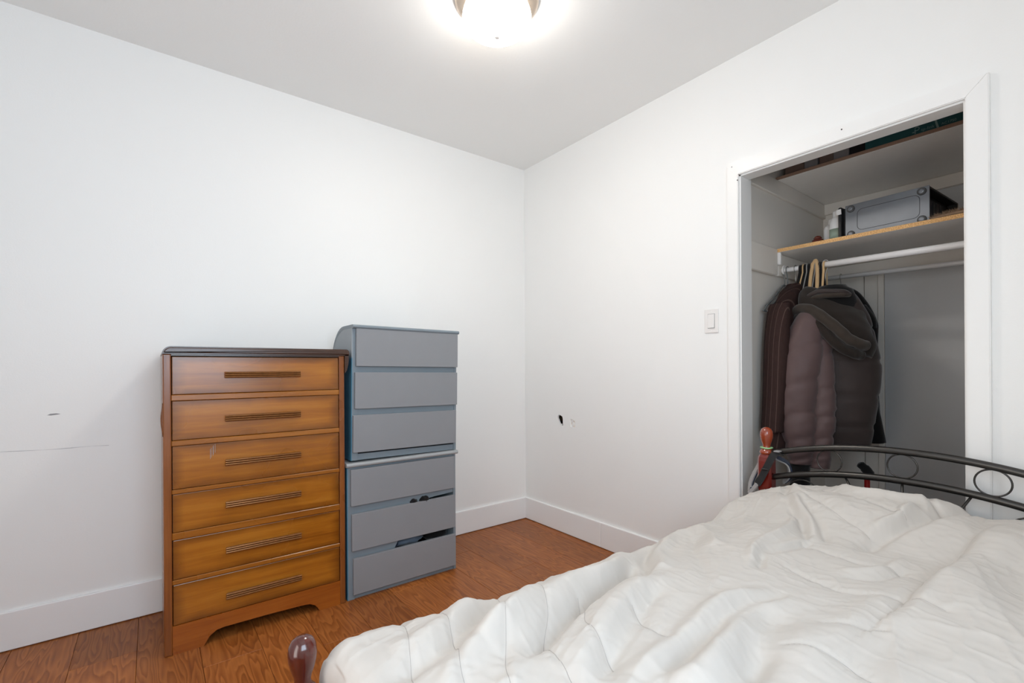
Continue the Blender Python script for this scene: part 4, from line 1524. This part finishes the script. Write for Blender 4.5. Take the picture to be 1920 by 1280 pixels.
b = NB()
hk = [(1550, 548, .41, 38, 10), (1556, 566, .385, 54, 17), (1561, 588, .36, 58, 22), (1570, 612, .345, 58, 24), (1580, 636, .345, 52, 22), (1590, 658, .35, 38, 14)]
rings = []
for px, py, X, w, d in resample_rings(hk, 24):
    c = hp(px, py, X + .04)
    rings.append((c, (sv * .9 + Vector((0, 0, -.32))).normalized() * w * .0026, (tv + Vector((0, 0, .25))) * d * .0026, 2.3))
put('hood', loft(b, rings, 44, lambda p, v, a: .006 * mnoise.noise(p * 22)), M['hood'], t, smooth=True)
def rim(pts, rad, m):
    e = smoothpts([hp(*p) for p in pts], 8)
    n_ = len(e)
    b = tube(NB(), e, [rad * min(1, .4 + 4 * i / n_) * (1 + .03 * math.sin(i * .9)) for i in range(n_)], 16)
    for v in b.verts:
        v.co += tv * (.004 * mnoise.noise(v.co * 26))
    put('hood_edge', b, m, t, smooth=True)


rim([(1484, 622, .385), (1488, 592, .352), (1500, 579, .322), (1521, 581, .300), (1546, 597, .292), (1570, 616, .298), (1590, 634, .315), (1610, 644, .345), (1622, 648, .385)], .0245, M['hood_rim'])
rim([(1483, 636, .395), (1487, 607, .362), (1500, 594, .332), (1519, 597, .312), (1538, 611, .305), (1557, 633, .308), (1577, 651, .322), (1600, 662, .350), (1614, 666, .390)], .023, M['hood'])
for dz, m_ in ((0, 'puffer_back'), (9, 'hood_rim')):
    edge = smoothpts([hp(1505 + dz * .3, 572 + dz, .36), hp(1516, 556 + dz, .35), hp(1534, 547 + dz, .345), hp(1560, 546 + dz * .8, .35), hp(1582, 547 + dz * .6, .37), hp(1592, 552, .40)], 7)
    put('collar', tube(NB(), edge, .0115, 10), M[m_], t, smooth=True)
put('neck', loft(NB(), [(hp(1560, y, .42), sv * w, tv * .05, 2.2) for y, w in ((536, .05), (545, .085), (560, .10), (590, .12))], 24), M['blackcloth'], t, smooth=True)

# black coat on the rear rod
t = thing('black_coat', 'black coat half hidden behind the puffer jacket', 'coat', (0, 0, 0))
put('hanger_hook', tube(NB(), [(.95 + a, -1.735, c + 1.634) for a, b_, c in hook_pts(0, 0, 0, .018, .07)], .002, 8), M['wire'], t, smooth=True)
cv = Vector((-.22, -.97, 0)).normalized()
cn = Vector((-cv.y, cv.x, 0))
keys = [(1.565, .03, .02), (1.53, .075, .035), (1.45, .125, .05), (1.36, .16, .055), (1.30, .165, .055), (1.1, .155, .06), (.9, .165, .065), (.70, .19, .075)]
rings = [(Vector((.95, -1.755, z)), cv * w, cn * d, 2.3) for z, w, d in resample_rings(keys, 40)]
put('coat_body', loft(NB(), rings, 48, garment_noise(8, .01, 7)), M['blackcloth'], t, smooth=True)
ctr = lambda px, py: at(px, py, 0, .9)
keys = [(1612, 572, .028), (1626, 596, .036), (1630, 616, .034)]
rings = [(ctr(px, py), cv * w, cn * w * 1.1, 2) for px, py, w in resample_rings(keys, 12)]
put('shoulder', loft(NB(), rings, 24), M['blackcloth'], t, smooth=True)
keys = [(1620, 600, .030), (1624, 660, .034), (1629, 740, .036), (1637, 800, .044), (1640, 828, .050)]
rings = [(ctr(px, py), cv * w, cn * w, 2) for px, py, w in resample_rings(keys, 24)]
put('sleeve', loft(NB(), rings, 24), M['blackcloth'], t, smooth=True)

# red stick with a black grip standing in the closet
t = thing('grip_stick', 'red stick with bent black grip standing in the closet', 'stick', (0, 0, 0))
pb = at(1626, 905, 0, .55)
put('shaft', tube(NB(), [(pb.x, pb.y, 0.0), (pb.x, pb.y, pb.z + .03)], .012, 14), M['redmetal'], t, smooth=True)
gp = [at(1628, 893, 0, .55), at(1628, 886, 0, .545), at(1623, 879, 0, .535), at(1615, 872, 0, .525), at(1612, 869, 0, .52)]
put('grip', tube(NB(), smoothpts(gp, 5), [.024] * 6 + [.021] * 6 + [.018] * 6 + [.012] * 3, 14), M['blackcloth'], t, smooth=True)
